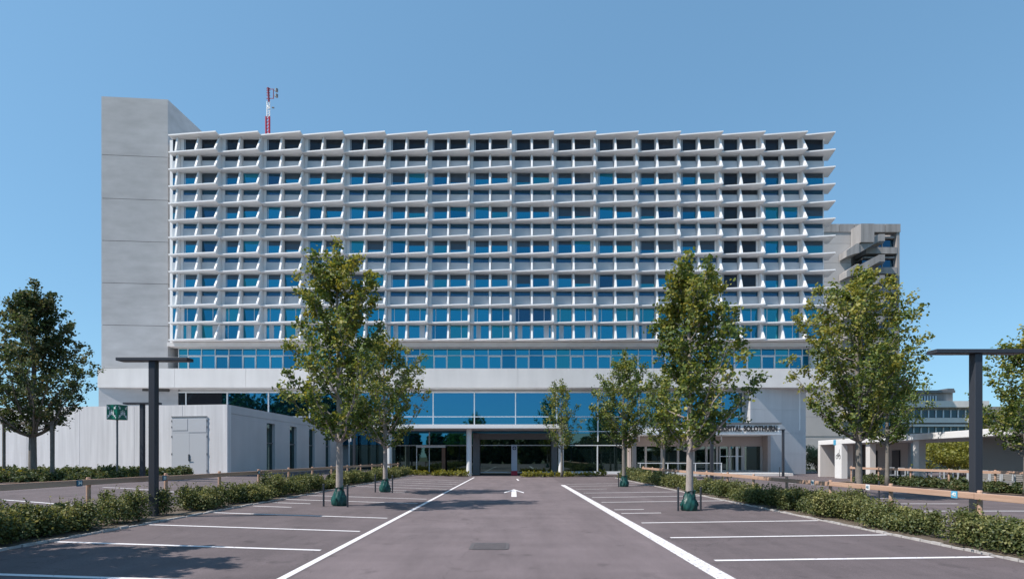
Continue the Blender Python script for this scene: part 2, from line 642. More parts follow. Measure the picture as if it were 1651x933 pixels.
# service cover set in the aisle
t = thing('manhole_cover', 'dark rectangular service cover set flush in the drive aisle', 'manhole cover', (-0.46, 10.05, 0.004))
mb = MB()
mb.prism([(-.30, -.38), (.30, -.38), (.37, -.3), (.37, .3), (.30, .38), (-.30, .38), (-.37, .3), (-.37, -.3)], 0, 0.006)
mb.build('cover_frame', mat('cast_iron_frame', (0.10, 0.09, 0.095), 0.8), t)
mb = MB()
for i in range(6):
    mb.box(-.30, .30, -.32 + i * .11, -.235 + i * .11, 0.007, 0.012)
mb.build('cover_plate', surf('cast_iron', (0.085, 0.075, 0.08), (0.12, 0.105, 0.11), (1, 1, 1), 8, 0.8, 0.2, 40), t)

# planting beds with flush kerb stones
def bed(x0, x1, y0, y1, name='planting_bed'):
    v, f = [], []
    n = max(2, int((y1 - y0) / 1.0))
    xn = max(2, int(abs(x1 - x0) / 0.5))
    for i in range(n + 1):
        y = y0 + (y1 - y0) * i / n
        for k in range(xn + 1):
            x = x0 + (x1 - x0) * k / xn
            v.append((x, y, g(x, y) + 0.03 + 0.02 * math.sin(7 * x + 3 * y)))
    for i in range(n):
        for k in range(xn):
            a = i * (xn + 1) + k
            f.append((a, a + 1, a + xn + 2, a + xn + 1))
    o = MB().add(v, f).build(name, M['soil'])
    tag(o, kind='structure')


bed(-10.0, -8.47, 4.5, 44.3)
bed(7.98, 9.75, 4.5, 41.0)
bed(-11.5, -3.9, 44.6, 46.6)
bed(0.6, 9.5, 44.6, 46.4)
bed(-45.0, -17.2, 22.3, 29.4)
bed(21.5, 23.6, 14.0, 35.0)


def kerb(xk, y0, y1):
    mb = MB()
    y = y0
    rnd = random.Random(int(xk * 10))
    while y < y1:
        z0 = g(xk) + 0.035 + rnd.uniform(-.012, .012)
        w_ = rnd.uniform(.022, .04)
        mb.box(xk - w_, xk + w_, y + 0.008, y + 0.24, z0 - 0.2, z0 + 0.0)
        y += 0.25
    o = mb.build('kerb', M['kerb'])
    tag(o, kind='structure')


kerb(-8.42, 4.5, 44.3)
kerb(7.93, 4.5, 41.0)

# hills
rnd = random.Random(4)
v, f = [], []
nn = 90
for i in range(nn + 1):
    x = -4500 + 9000 * i / nn
    h = 180 + 130 * math.sin(i * 0.21 + 1.1) + 60 * math.sin(i * 0.63) + 22 * math.sin(i * 1.7)
    if x > 2500:
        h += 80
    v += [(x, 5200, -5), (x, 5600, max(20, h) * 1.0 + 30), (x, 6600, -5)]
for i in range(nn):
    f += [(3 * i, 3 * i + 3, 3 * i + 4, 3 * i + 1), (3 * i + 1, 3 * i + 4, 3 * i + 5, 3 * i + 2)]
hl = MB().add(v, f).build('hills', M['hill'])
hl.data.shade_smooth()
tag(hl, kind='structure')

# ------------------------------------------------------------------ hospital
HOSP = thing('hospital_building', 'large white hospital with a long projecting grid facade, concrete tower and glazed ground floors', 'building', (0, 50, 0))
HI = Matrix.Translation((0, -50, 0))


def part(mb, name, m, parent=HOSP, **kw):
    """mesh written in world coordinates, stored under the building's Empty"""
    mb.v = [(a, b - 50, c) for a, b, c in mb.v] if parent is not None else mb.v
    return mb.build(name, m, parent, **kw)


WZ = 50.06            # glass plane of the upper facade
H0, DH = 12.76, 1.602
TIPS = [-27.68 + 3.93 * k for k in range(15)]
XL, XR = -32.45, 29.5

# body
mb = MB()
mb.box(-32.7, XR, 50.12, 66, 12.25, 31.8)
mb.box(-32.4, 27.8, 51.12, 66, 4.3, 12.25)
mb.box(-32.4, 26.0, 51.8, 66, -0.2, 4.3)
mb.box(28.55, 29.9, 50.05, 60, 10.12, 12.24)
part(mb, 'core_wall', M['white_facade'])
mb = MB()
mb.box(-32.9, 29.9, 50.02, 51.1, 12.22, 12.60)
part(mb, 'storey_fascia', M['band'])
# parapet band
mb = MB()
xb = [-39.15, -31.9, -25.2, -12.4, 0.4, 13.2, 22.6, 30.0]
for a, b in zip(xb[:-1], xb[1:]):
    mb.box(a + 0.012, b - 0.012, 49.58, 51.0, 8.25, 10.03)
mb.box(-39.13, 29.98, 49.62, 51.0, 8.27, 10.01)
part(mb, 'parapet_band', M['band'])
mb = MB()
mb.box(-39.1, 30, 51.0, 60, 8.34, 8.6)
part(mb, 'soffit', M['band'])

# right lower wall: splayed back from the band, storey-high lifts
mb = MB()
def splay(x0_, x1_, in_=0.0):
    f_ = lambda x: 49.66 + (x - 22.3) * 0.27 + in_
    return [(x0_, f_(x0_)), (x1_, f_(x1_)), (x1_, 53), (x0_, 53)]
mb.prism(splay(22.3, 28.45), 4.0, 6.2)
mb.prism(splay(22.3, 28.45), 6.22, 8.27)
mb.prism(splay(24.5, 28.45), -0.2, 2.0)
mb.prism(splay(24.5, 28.45), 2.02, 3.98)
mb.prism(splay(22.34, 28.4, .04), 3.9, 8.2)
mb.prism(splay(24.54, 28.4, .04), 0, 4.0)
mb.box(26.1, 27.8, 53, 62, -0.2, 8.27)
part(mb, 'end_wall', M['wall_conc'])

# tower: storey-high lifts with open joints round a dark core
tw = [(-39.1, 50.0), (-33.1, 50.45), (-32.72, 56.0), (-32.72, 64), (-39.1, 64)]
core = [(-39.04, 50.06), (-33.15, 50.51), (-32.78, 56.0), (-32.78, 63.9), (-39.04, 63.9)]
mb = MB()
lv = [10.12, 14.23, 18.23, 22.23, 26.23, 30.35, 35.9]
for a, b in zip(lv[:-1], lv[1:]):
    mb.prism(tw, a + 0.02, b - 0.02)
lo = [(-39.1, 49.66), (-32.41, 50.9), (-32.41, 64), (-39.1, 64)]
mb.prism(lo, 4.2, 8.26)
mb.prism(lo, -0.3, 4.17)
tower = part(mb, 'stair_tower', M['tower'])
mb = MB()
mb.prism(core, 8.0, 35.8)
part(mb, 'joint_core', M['joint'], HOSP)

# ledges
D0, D1 = 0.50, 1.05
for j in range(13):
    zt = H0 + DH * j
    pts = []
    left = XL
    for k, xt in enumerate(TIPS):
        dl = D0 if k else D0 - 0.02
        pts += [(left, 50 - dl), (xt, 50 - D1)]
        left = xt
    pts += [(left, 50 - D0), (29.95, 50 - 0.97), (30.35, 50.9), (XR, 50.9), (XR, 50.118), (XL, 50.118)]
    mb = MB()
    mb.prism(pts, zt - 0.11, zt)
    part(mb, 'ledge', M['white_facade'])


def led(x):
    """projection of the ledge's front edge at x"""
    left = XL
    for xt in TIPS:
        if x <= xt + 1e-6:
            return D0 + (D1 - D0) * (x - left) / (xt - left)
        left = xt
    return D0 + 0.47 * (x - left) / 2.6


finx = [-31.65]
for k, xt in enumerate(TIPS):
    finx += [xt - 1.97, xt - 0.02]
fins = []
for j in range(12):
    z0 = H0 + DH * j + 0.002
    z1 = H0 + DH * (j + 1) - 0.132
    for i, x in enumerate(finx):
        fins.append((j, i, x, z0, z1))
# the row order: top rows show most clearly, those are separate parts
fins.sort(key=lambda q: (-q[0], q[1]))


def fin_mb(mb, x, z0, z1):
    w = 0.165
    d = led(x) - 0.04
    dt = 0.26
    mb.prism_x([(50.115, z0), (50.115, z1), (50 - dt, z1), (50 - dt - 0.04, z1 - 0.12), (50 - d, z0 + 0.06), (50 - d, z0)], x - w, x)


for q in fins[:100]:
    mb = MB()
    fin_mb(mb, q[2], q[3], q[4])
    part(mb, 'fin', M['white_facade'])
mb = MB()
for q in fins[100:]:
    fin_mb(mb, q[2], q[3], q[4])
tag(part(mb, 'fin', M['white_facade']), kind='stuff')

# windows of the grid: glass between the fins
rr = random.Random(11)
wins = []
for j in range(12):
    row = 11 - j                      # 0 = top row
    z0 = H0 + DH * j + 0.004
    z1 = H0 + DH * (j + 1) - 0.134
    bays = [(-32.4, -31.89, 0)]
    prev = -31.63
    for k, xt in enumerate(TIPS):
        a = (prev if k == 0 else TIPS[k - 1] + 0.0)
        bays.append((a + 0.0, xt - 2.15, 1))
        bays.append((xt - 1.955, xt - 0.20, 2))
    bays.append((TIPS[-1] + 0.02, 29.4, 3))
    for bi, (a, b, side) in enumerate(bays):
        wins.append((row, bi, a, b, z0, z1, side))
wins.sort(key=lambda q: (q[0], q[1]))


def window_mb(q):
    """returns (pane, frame) meshes: materials 0.. in WM"""
    row, bi, a, b, z0, z1, side = q
    fr, pn = MB(), MB()
    y = WZ
    # solid light panel at the stepped side of each bay
    if side == 1:
        pw = 0.24 if row % 2 == 1 else 0.32
        fr.box(a, a + pw, y - 0.03, y + 0.05, z0, z1, 1)
        a += pw
    a2, b2 = a + 0.004, b - 0.004
    if side == 2 and row % 2 == 0 and row < 10 and bi > 8:
        fr.box(b2 - 0.16, b2, y - 0.03, y + 0.05, z0, z1, 1)
        b2 -= 0.164
    t = 0.045
    gm = 0
    col = (bi - 1) // 2
    if row == 0 or (col == 13 and row < 9 and side != 3):
        gm = 1
    elif row == 1:
        gm = 1
    elif row % 2 == 1 and row < 10:
        gm = 2
    elif rr.random() < 0.06:
        gm = 2
    else:
        gm = rr.choice([0, 0, 3, 4])
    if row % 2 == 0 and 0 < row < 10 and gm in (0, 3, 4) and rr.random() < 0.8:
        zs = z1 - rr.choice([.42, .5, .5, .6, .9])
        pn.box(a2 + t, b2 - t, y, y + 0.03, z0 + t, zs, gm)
        pn.box(a2 + t, b2 - t, y, y + 0.03, zs + .001, z1 - t, 5)  # upper strip coloured grey like the reflected ledge underside
    else:
        pn.box(a2 + t, b2 - t, y, y + 0.03, z0 + t, z1 - t, gm)
    fr.box(a2, a2 + t, y - 0.02, y + 0.05, z0, z1, 0)
    fr.box(b2 - t, b2, y - 0.02, y + 0.05, z0, z1, 0)
    fr.box(a2 + t, b2 - t, y - 0.02, y + 0.05, z1 - t, z1, 0)
    fr.box(a2 + t, b2 - t, y - 0.02, y + 0.05, z0, z0 + t, 0)
    w = b2 - a2
    if row % 2 == 1 and row < 10:
        # parapet panel in the lower part
        lo_ = z0 + (0.20 if side == 1 else 0.05)
        fr.box(a2 + 0.01, b2 - 0.01, y - 0.045, y - 0.021, lo_, z0 + 0.98 + 0.06 * (rr.random() - .5), 2)
    elif row >= 10 and side in (1, 2) and w > 0.9:
        xm = a2 + w * (0.22 if side == 1 else 0.62)
        fr.box(xm - 0.03, xm + 0.03, y - 0.02, y + 0.05, z0 + t, z1 - t, 0)
        if row == 11 and rr.random() < 0.7:
            c = w * 0.24
            fr.box(xm + 0.04, min(xm + 0.04 + c, b2 - t), y - 0.012, y - 0.002, z0 + t, z1 - t, 2)
    elif side == 1 and row % 2 == 0 and w > 0.9:
        fr.box(a2 + 0.10, a2 + 0.15, y - 0.02, y + 0.05, z0 + t, z1 - t, 0)
    return pn, fr


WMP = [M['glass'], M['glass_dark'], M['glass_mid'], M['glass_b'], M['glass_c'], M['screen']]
WMF = [M['alu'], M['white_facade'], M['panel']]
# the ones that show largest: rows clear of the trees with full-height glass
order = [q for q in wins if q[0] in (0, 2, 4) and q[6] in (1, 2, 3)][:93] + [q for q in wins if q[0] in (0, 2, 4) and q[6] == 0]
single = set(map(id, order[:96]))
RP, RF = MB(), MB()
for q in wins:
    pn, fr = window_mb(q)
    if id(q) in single:
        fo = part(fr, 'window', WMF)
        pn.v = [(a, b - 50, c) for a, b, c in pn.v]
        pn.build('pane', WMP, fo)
    else:
        o = len(RF.v)
        RF.v += fr.v
        RF.f += [tuple(i + o for i in f_) for f_ in fr.f]
        RF.mi += fr.mi
        o = len(RF.v)
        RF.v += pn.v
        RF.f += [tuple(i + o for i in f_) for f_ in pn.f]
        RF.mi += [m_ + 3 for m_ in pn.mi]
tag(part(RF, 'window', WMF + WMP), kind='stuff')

# ribbon window storey
RY = 51.0
xsr = [-32.4] + [-31.5 + 1.32 * i for i in range(46) if -31.5 + 1.32 * i < 28.4] + [28.5]
for i, (xa, xb_) in enumerate(zip(xsr[:-1], xsr[1:])):
    w_ = part(MB().box(xa, xb_ - 0.002, RY, RY + 0.05, 9.6, 12.215), 'ribbon_window', M[rr.choice(['glass', 'glass', 'glass_b', 'glass_c'])])
    mb = MB()
    mb.box(xa - 0.03, xa + 0.03, RY - 0.06, RY - 0.001, 9.6, 12.2)
    mb.box(xa + 0.031, xb_ - 0.031, RY - 0.05, RY - 0.001, 11.48, 11.54)
    mb.box(xa + 0.031, xb_ - 0.031, RY - 0.05, RY - 0.001, 12.14, 12.2)
    if i % 2 == 1 and xb_ - xa > 1:
        a, b = xa + 0.034, xb_ - 0.034
        for (p, q_, r, s_) in ((a, a + .09, 9.7, 11.47), (b - .09, b, 9.7, 11.47), (a + .09, b - .09, 11.36, 11.47)):
            mb.box(p, q_, RY - 0.07, RY - 0.002, r, s_)
    mb.v = [(a, b - 50, c) for a, b, c in mb.v]
    mb.build('frame', M['alu_white'], w_)

# lobby glazing
LY = 51.0
xm_ = [-32.4] + [0.18 + 3.98 * k for k in range(-8, 6)] + [22.1]
for a, b in zip(xm_[:-1], xm_[1:]):
    part(MB().box(a, b - .003, LY, LY + 0.06, 2.9 if b < -3 else 4.0, 8.0), 'lobby_pane', M['glass_lobby'])
for q_ in ((-16.0, -12.1, LY + .02, LY + 0.07, 0.0, 2.88), (-12.1, -9.4, LY + .3, LY + 0.37, 0.0, 2.88), (-9.39, -6.5, LY + .3, LY + 0.37, 0.0, 2.88), (-6.49, -3.75, LY + .3, LY + 0.37, 0.0, 2.88),
           (4.2, 8.1, LY + .01, LY + 0.05, 0.0, 3.98), (8.11, 11.0, LY + .01, LY + 0.05, 0.0, 3.98), (-3.2, 3.6, LY - .05, LY - 0.01, 0.0, 3.9)):
    part(MB().box(*q_), 'entrance_pane', M['glass_green'])
mb = MB()
for k in range(-8, 6):
    x = 0.18 + 3.98 * k
    mb.box(x - 0.05, x + 0.05, LY - 0.10, LY - 0.001, 4.6 if -13 < x < 4 else 3.2, 8.0)
mb.box(-32.4, 22.1, LY - 0.08, LY - 0.002, 5.56, 5.64)
mb.box(-32.4, 22.1, LY - 0.08, LY - 0.002, 7.9, 8.02)
mb.box(4.2, 11.0, LY - 0.08, LY - 0.002, 4.15, 4.22)
mb.box(4.2, 11.0, LY - 0.08, LY - 0.002, 2.8, 2.88)
mb.box(4.2, 11.0, LY - 0.08, LY - 0.002, 0.05, 0.33)
for x in (8.1,):
    mb.box(x - 0.05, x + 0.05, LY - 0.10, LY - 0.003, 0.34, 2.79)
for x in (-15.9, -12.1, -7.55 - 0.6):
    mb.box(x - 0.05, x + 0.05, LY - 0.10, LY + 0.3, 0.0, 4.1)
mb.box(-15.85, -3.8, LY + 0.18, LY + 0.29, 2.8, 2.88)
mb.box(-15.85, -3.8, LY + 0.18, LY + 0.29, 0.0, 0.14)
part(mb, 'lobby_frame', M['alu_white'])
# dark glass panel laid over the upper part of the leftmost lobby panes
mb = MB()
mb.box(-32.4, -28.2, LY - 0.05, LY - 0.003, 5.7, 7.88)
part(mb, 'dark_panel', M['glass_dark'])
# central recess frame
mb = MB()
mb.box(-3.9, -3.25, 50.4, LY + .1, 0.0, 3.98)
mb.box(3.62, 4.18, 50.4, LY + .1, 0.0, 3.98)
mb.box(-3.24, 3.61, 50.6, LY + .1, 3.4, 3.98)
part(mb, 'recess_frame', M['mid_metal'])
mb = MB()
mb.box(-3.24, 3.61, 50.7, LY - 0.06, 2.8, 2.88)
mb.box(-3.24, 3.61, 50.7, LY - 0.06, 0.2, 0.3)
part(mb, 'glazing_bar', M['alu'])
# left entrance door set
mb = MB()
mb.box(-9.35, -6.55, 50.55, 50.75, 2.62, 2.85)
mb.box(-8.1 - .03, -8.1 + .03, 50.6, 50.7, 0.05, 2.61)
mb.box(-9.35, -9.27, 50.6, 50.7, 0.05, 2.61)
ed = part(mb, 'entrance_door', M['alu_white'])
mb = MB()
mb.box(-9.26, -8.14, 50.62, 50.66, 0.06, 2.6)
mb.box(-8.06, -6.92, 50.62, 50.66, 0.06, 2.6)
mb.v = [(a, b - 50, c) for a, b, c in mb.v]
mb.build('pane', M['glass_green'], ed)
mb = MB()
mb.box(-6.9, -6.56, 50.58, 50.72, 0.05, 2.61)
mb.v = [(a, b - 50, c) for a, b, c in mb.v]
mb.build('timber_post', M['brown'], ed)

# main canopy and its columns
mb = MB()
mb.box(-12.3, 4.75, 46.2, 50.9, 4.22, 4.56)
part(mb, 'entrance_canopy', M['white_facade'], bevel=0.015)
for x in (-11.15, -4.0, 4.25):
    mb = MB()
    mb.tube([(x, 47.3, 0), (x, 47.3, 4.218)], 0.24, 20)
    part(mb, 'column', M['white'], smooth=False)
mb = MB()
mb.box(10.55, 10.85, 46.6, 46.95, 0, 4.6)
part(mb, 'column', M['mid_metal'])

# right entrance: canopy with lettering, recessed glazing
mb = MB()
mb.box(11.1, 23.75, 47.0, 51.0, 3.72, 4.62)
part(mb, 'name_canopy', M['white_facade'])
mb = MB()
mb.box(11.0, 23.85, 46.9, 51.0, 4.624, 4.78)
part(mb, 'canopy_coping', M['mid_metal'])
tx = text_mesh('lettering', 'BÜRGERSPITAL SOLOTHURN', 0.66, M['black'], HOSP, 0.05, 0.034, 1.08)
bb = [v_.co for v_ in tx.data.vertices]
wx = max(p.x for p in bb) - min(p.x for p in bb)
sx = 6.55 / wx
tx.rotation_euler = (R(90), 0, 0)
tx.scale = (sx, 1, 1)
tx.location = (23.45 - 3.27, 46.86 - 50, 4.22)
mb = MB()
for i in range(34):
    x = 11.3 + i * 0.366
    mb.box(x, x + 0.05, 46.72, 46.99, 3.72, 3.80)
mb.box(11.1, 23.75, 46.68, 46.74, 3.70, 3.82)
part(mb, 'canopy_grating', M['alu'])
mb = MB()
mb.box(11.0, 24.48, 51.3, 51.6, 2.75, 4.0)
mb.box(11.0, 11.2, 50.3, 51.3, 0, 3.98)
mb.box(24.2, 24.48, 50.2, 51.29, 0, 3.98)
part(mb, 'recess_wall', M['pink_wall'])
mb = MB()
mb.box(11.2, 24.19, 51.36, 51.4, 0.0, 2.76)
part(mb, 'shopfront_glass', M['glass_green'])
mb = MB()
for x in (11.35, 12.85, 14.4, 16.0, 17.5, 18.75, 19.8, 21.0, 22.3, 24.1):
    w = 0.10 if abs(x - 22.3) > .1 else 0.16
    mb.box(x - w, x + w, 51.24, 51.35, 0.0, 2.749)
mb.box(11.2, 24.19, 51.25, 51.349, 0.3, 0.45)
part(mb, 'shopfront_frame', M['beige_conc'])
mb = MB()
mb.box(21.0 + 0.55, 21.0 + 0.72, 51.1, 51.22, 0.35, 2.74)
for x in (20.0, 20.95 + .8):
    mb.box(x, x + 0.06, 51.14, 51.2, 0.35, 2.7)
mb.box(20.0, 22.2, 51.13, 51.19, 1.75, 1.82)
part(mb, 'glass_door_frame', M['alu_white'])
mb = MB()
mb.box(10.9, 24.4, 46.0, 51.2, -0.1, 0.30)
part(mb, 'entrance_platform', M['band'])
# roof plant, low and set back
mb = MB()
mb.box(-20, 15, 58, 64, 31.8, 32.2)
part(mb, 'roof_slab', M['wall_conc'])

# ramp railing
t = thing('ramp_railing', 'pale metal ramp railing beside the right entrance', 'railing', (10.9, 45.8, 0.0))
mb = MB()
for x in (0.1, 2.5, 4.9, 7.15):
    mb.box(x - 0.03, x + 0.03, -0.03, 0.03, 0, 1.2)
mb.build('post', M['alu_white'], t)
mb = MB()
mb.box(-0.1, 7.2, -0.035, 0.035, 1.15, 1.21)
mb.build('handrail', M['alu_white'], t)
mb = MB()
mb.box(-0.1, 7.2, -0.03, 0.03, 0.30, 0.36)
mb.build('bottom_rail', M['alu_white'], t)

# totem sign in front of the middle glazing
t = thing('totem_sign', 'narrow pale blue totem sign with dark round emblem and red foot, before the middle glazing', 'sign', (0.06, 49.3, 0))
MB().box(-0.27, 0.27, -0.08, 0.08, 0.42, 2.86).build('panel', mat('totem_face', (0.40, 0.47, 0.58), 0.5), t, bevel=0.01)
MB().box(-0.29, 0.29, -0.10, 0.10, 0.0, 0.41).build('base', M['red'], t)
mb = MB()
mb.tube([(0, -0.09, 2.55), (0, -0.081, 2.55)], 0.19, 24)
mb.build('emblem', mat('emblem_navy', (0.02, 0.04, 0.12), 0.5), t)
mb = MB()
mb.box(-0.012, 0.012, -0.098, -0.091, 2.38, 2.72)
mb.box(-0.17, 0.17, -0.098, -0.0915, 2.54, 2.56)
mb.build('emblem_lines', M['sign_white'], t)

# antenna mast on the roof
t = thing('antenna_mast', 'red and white lattice antenna mast standing on the hospital roof', 'antenna', (-24.65, 53, 31.8))
mb = MB()
for s in ((-.22, -.2), (.22, -.2), (0, .22)):
    mb.tube([(s[0], s[1], 0), (s[0], s[1], 5.8)], 0.10, 6)
for i in range(12):
    z = i * 0.48
    mb.tube([(-.22, -.2, z), (.22, -.2, z + 0.48)], 0.05, 5)
    mb.tube([(.22, -.2, z), (0, .22, z + 0.48)], 0.05, 5)
mb.tube([(-.5, 0, 2.6), (0, 0, 2.6)], 0.05, 5)
mb.build('red_section', M['red'], t).scale = (.8, .8, .69)
mb = MB()
mb.tube([(-.18, 0, 5.8), (-.18, 0, 8.9)], 0.07, 6)
mb.tube([(.16, 0, 5.8), (.16, 0, 8.9)], 0.05, 6)
for i in range(6):
    mb.tube([(-.18, 0, 5.8 + .5 * i), (.16, 0, 6.3 + .5 * i)], 0.04, 5)
mb.tube([(.1, -.15, 7.6), (.1, -.15, 7.9)], 0.17, 10)
wsn = mb.build('white_section', M['white'], t)
wsn.scale = (.8, .8, .52)
wsn.location.z = .984
mb = MB()
mb.tube([(0.05, 0, 8.9), (-0.05, 0, 12.3)], 0.12, 6)
for z in (9.6, 10.4, 11.0, 11.6, 12.1):
    mb.box(-.26, .2, -.05, .05, z, z + .09)
mb.tube([(.62, 0, 9.6), (.62, 0, 12.0)], 0.05, 6)
mb.box(0, .62, -.04, .04, 9.65, 9.73)
mb.box(0, .62, -.04, .04, 11.9, 11.98)
tsn = mb.build('top_section', mat('dark_red', (0.25, 0.03, 0.06), 0.5), t)
tsn.scale = (.8, .8, .41)
tsn.location.z = 1.95
for z in (9.85, 10.85):
    mb = MB()
    mb.tube([(1.05, -.05, z), (1.05, -.05, z + .5)], 0.17, 10)
    mb.box(.6, 1.0, -.03, .03, z + .2, z + .26)
    ae = mb.build('aerial', M['mid_metal'], t)
    ae.scale = (.8, .8, .55)
    ae.location.z = .6
mb = MB()
mb.tube([(.45, 0, 7.7), (.7, 0, 7.7)], 0.12, 8)
sdh = mb.build('small_dish', M['mid_metal'], t)
sdh.scale = (.8, .8, .52)
sdh.location.z = .984

# ------------------------------------------------------------------ low concrete annex at the left
ANX = thing('concrete_annex', 'low board-marked concrete annex with narrow slot windows, left of the entrance', 'building', (-16.3, 30, 0))


def apart(mb, name, m, parent=ANX, **kw):
    mb.v = [(a + 16.3, b - 30, c) for a, b, c in mb.v]
    return mb.build(name, m, parent, **kw)


sl = 0.141
mb = MB()
fx = lambda x: 30 + (-16.3 - x) * sl
xj = [-16.3, -19.1, -22.2, -25.8, -29.4, -33.0, -36.6, -40.2, -45.0]
for a, b in zip(xj[:-1], xj[1:]):
    mb.prism([(b + 0.012, fx(b)), (a - (0.012 if a < -16.4 else 0.0), fx(a)), (a - (0.012 if a < -16.4 else 0.0), fx(a) + 0.4), (b + 0.012, fx(b) + 0.4)], -0.1, 4.7)
mb.prism([(-44.9, fx(-44.9) + 0.03), (-16.6, 30.06), (-16.6, 30.38), (-44.9, fx(-44.9) + 0.38)], 0, 4.68)
front = apart(mb, 'front_wall', M['board_conc'])
mb = MB()
mb.prism([(-44.9, 34.6), (-16.7, 30.4), (-16.7, 50.9), (-44.9, 50.3)], 0.0, 4.3)
apart(mb, 'roof_mass', M['wall_conc'])
slots = [(34.8, 36.0), (38.4, 39.6), (42.0, 43.2), (45.7, 46.9)]
mb = MB()
yy = 30.4
for a, b in slots + [(50.0, 50.0)]:
    mb.box(-16.68, -16.3, yy, a, -0.1, 3.95)
    if b > a:
        mb.box(-16.68, -16.32, a, b, -0.1, 0.7)
    yy = b
mb.box(-16.68, -16.3, 30.4, 50.0, 3.952, 4.18)
mb.box(-16.68, -16.34, 30.4, 50.0, 4.18, 4.22)
mb.box(-16.68, -16.3, 30.4, 50.0, 4.22, 4.70)
apart(mb, 'side_wall', M['wall_conc'])
for a, b in slots:
    mb = MB()
    mb.box(-16.55, -16.5, a, b, 0.7, 3.95)
    w_ = apart(mb, 'slot_window', M['glass_green'])
    mb = MB()
    mb.box(-16.5, -16.44, a, b, 2.6, 2.68)
    mb.v = [(p + 16.3, q - 30, r) for p, q, r in mb.v]
    mb.build('transom', M['mid_metal'], w_)
# steel double door in the front wall
dx0, dx1 = -19.75, -17.5
ang = -math.atan(sl)
dr = MB()
w = (dx1 - dx0) * math.hypot(1, sl)
dr.box(0, w, -0.045, 0.02, 0.0, 3.38)
door = dr.build('double_door', M['door'], ANX, loc=(dx0 + 16.3, fx(dx0) - 30, 0.62), rotz=ang)
mb = MB()
mb.box(0.06, w * .497, -0.052, -0.047, 0.05, 2.42)
mb.box(w * .503, w - .06, -0.052, -0.047, 0.05, 2.42)
mb.box(0.06, w * .45, -0.06, -0.047, 2.62, 3.28)
mb.box(w * .47, w - .06, -0.06, -0.047, 2.5, 3.30)
mb.build('leaf', mat('door_leaf', (0.52, 0.53, 0.56), 0.5), door)
mb = MB()
mb.box(w * .5, w * .5 + .18, -0.12, -0.10, 0.92, 0.95)
mb.box(w * .5 - .03, w * .5 + .02, -0.10, -0.06, 0.85, 1.25)
mb.build('handle', M['dark_metal'], door)
for z in (0.25, 1.2, 2.2, 2.75, 3.1):
    MB().box(w - .04, w + .005, -0.065, -0.046, z, z + .11).build('hinge', M['mid_metal'], door)
    MB().box(-.005, .04, -0.065, -0.046, z, z + .11).build('hinge', M['mid_metal'], door)
MB().box(0, w, -0.075, -0.046, 3.385, 3.43).build('drip_rail', M['mid_metal'], door)

# ------------------------------------------------------------------ old high-rise behind, right
OLD = thing('old_hospital_block', 'weathered concrete high-rise with zigzag outside stair, behind the white facade at the right', 'building', (43, 78, 0))


def opart(mb, name, m, parent=OLD, **kw):
    mb.v = [(a - 43, b - 70, c) for a, b, c in mb.v]
    return mb.build(name, m, parent, **kw)


S7 = 850 / 78.0
ox = lambda px: (px - 828) / S7
oz = lambda py: 1.7 + (737 - py) / S7
mb = MB()
for i in range(11):
    a, b = oz(362) - i * 2.85, oz(362) - (i + 1) * 2.85
    mb.box(ox(1268), ox(1372), 70, 84, max(b, -0.2) + 0.03, a)
mb.box(ox(1268) + .1, ox(1371), 70.05, 84, -0.2, oz(364))
opart(mb, 'stair_wall', M['beige_conc'])
mb = MB()
mb.box(ox(1372), ox(1450), 72.6, 84, -0.2, oz(364))
mb.box(ox(1446), ox(1450.5), 70.0, 72.6, -0.2, oz(364))
opart(mb, 'main_wall', M['old_conc'])
mb = MB()
for a, b in ((1326, 1352), (1353, 1376), (1377, 1401), (1402, 1426), (1427, 1451)):
    mb.box(ox(a), ox(b), 69.88, 71.0, oz(375), oz(362))
opart(mb, 'parapet_panel', M['old_conc'])
for i in range(10):
    y0 = 375 + i * 32.3
    zt, zb = oz(y0 + 23), oz(y0 + 37)
    mb = MB()
    mb.box(ox(1396), ox(1446), 69.95, 72.5, zb + .25, zt - .1)
    mb.box(ox(1396), ox(1446), 70.3, 72.5, oz(y0 + 8), oz(y0 + 5.5))
    opart(mb, 'balcony_slab', M['old_conc'])
    mb = MB()
    mb.box(ox(1395), ox(1446), 70.7, 70.75, oz(y0 + 23), oz(y0 + 10))
    f_ = opart(mb, 'window_strip', M['glass_mid'])
    mb = MB()
    for px in (1420, 1427, 1446):
        mb.box(ox(px) - .06, ox(px) + .06, 70.6, 70.69, oz(y0 + 23), oz(y0 + 10))
    mb.box(ox(1395), ox(1446), 70.55, 70.66, oz(y0 + 7), oz(y0 + 5))
    mb.v = [(a - 43, b - 70, c) for a, b, c in mb.v]
    mb.build('window_post', M['old_conc'], f_)
mb = MB()
mb.prism([(ox(1371), 69.9), (ox(1373), 67.9), (ox(1394), 67.9), (ox(1394), 69.9)], oz(400), oz(371))
opart(mb, 'stair_head', M['old_conc'])
for i in range(9):
    d = i * 32.3
    mb = MB()
    mb.prism_y([(ox(1372), oz(416 + d)), (ox(1372), oz(403 + d)), (ox(1404), oz(386 + d)), (ox(1413), oz(386 + d)), (ox(1413), oz(397 + d)), (ox(1404), oz(397 + d))], 68.2, 68.4)
    mb.prism_y([(ox(1352), oz(422 + d)), (ox(1352), oz(412 + d)), (ox(1368), oz(401 + d)), (ox(1372), oz(401 + d)), (ox(1372), oz(416 + d)), (ox(1366), oz(417 + d))], 68.1, 69.9)
    mb.box(ox(1396), ox(1413), 68.4, 69.9, oz(399 + d), oz(397.5 + d))
    opart(mb, 'stair_flight', M['old_conc'])

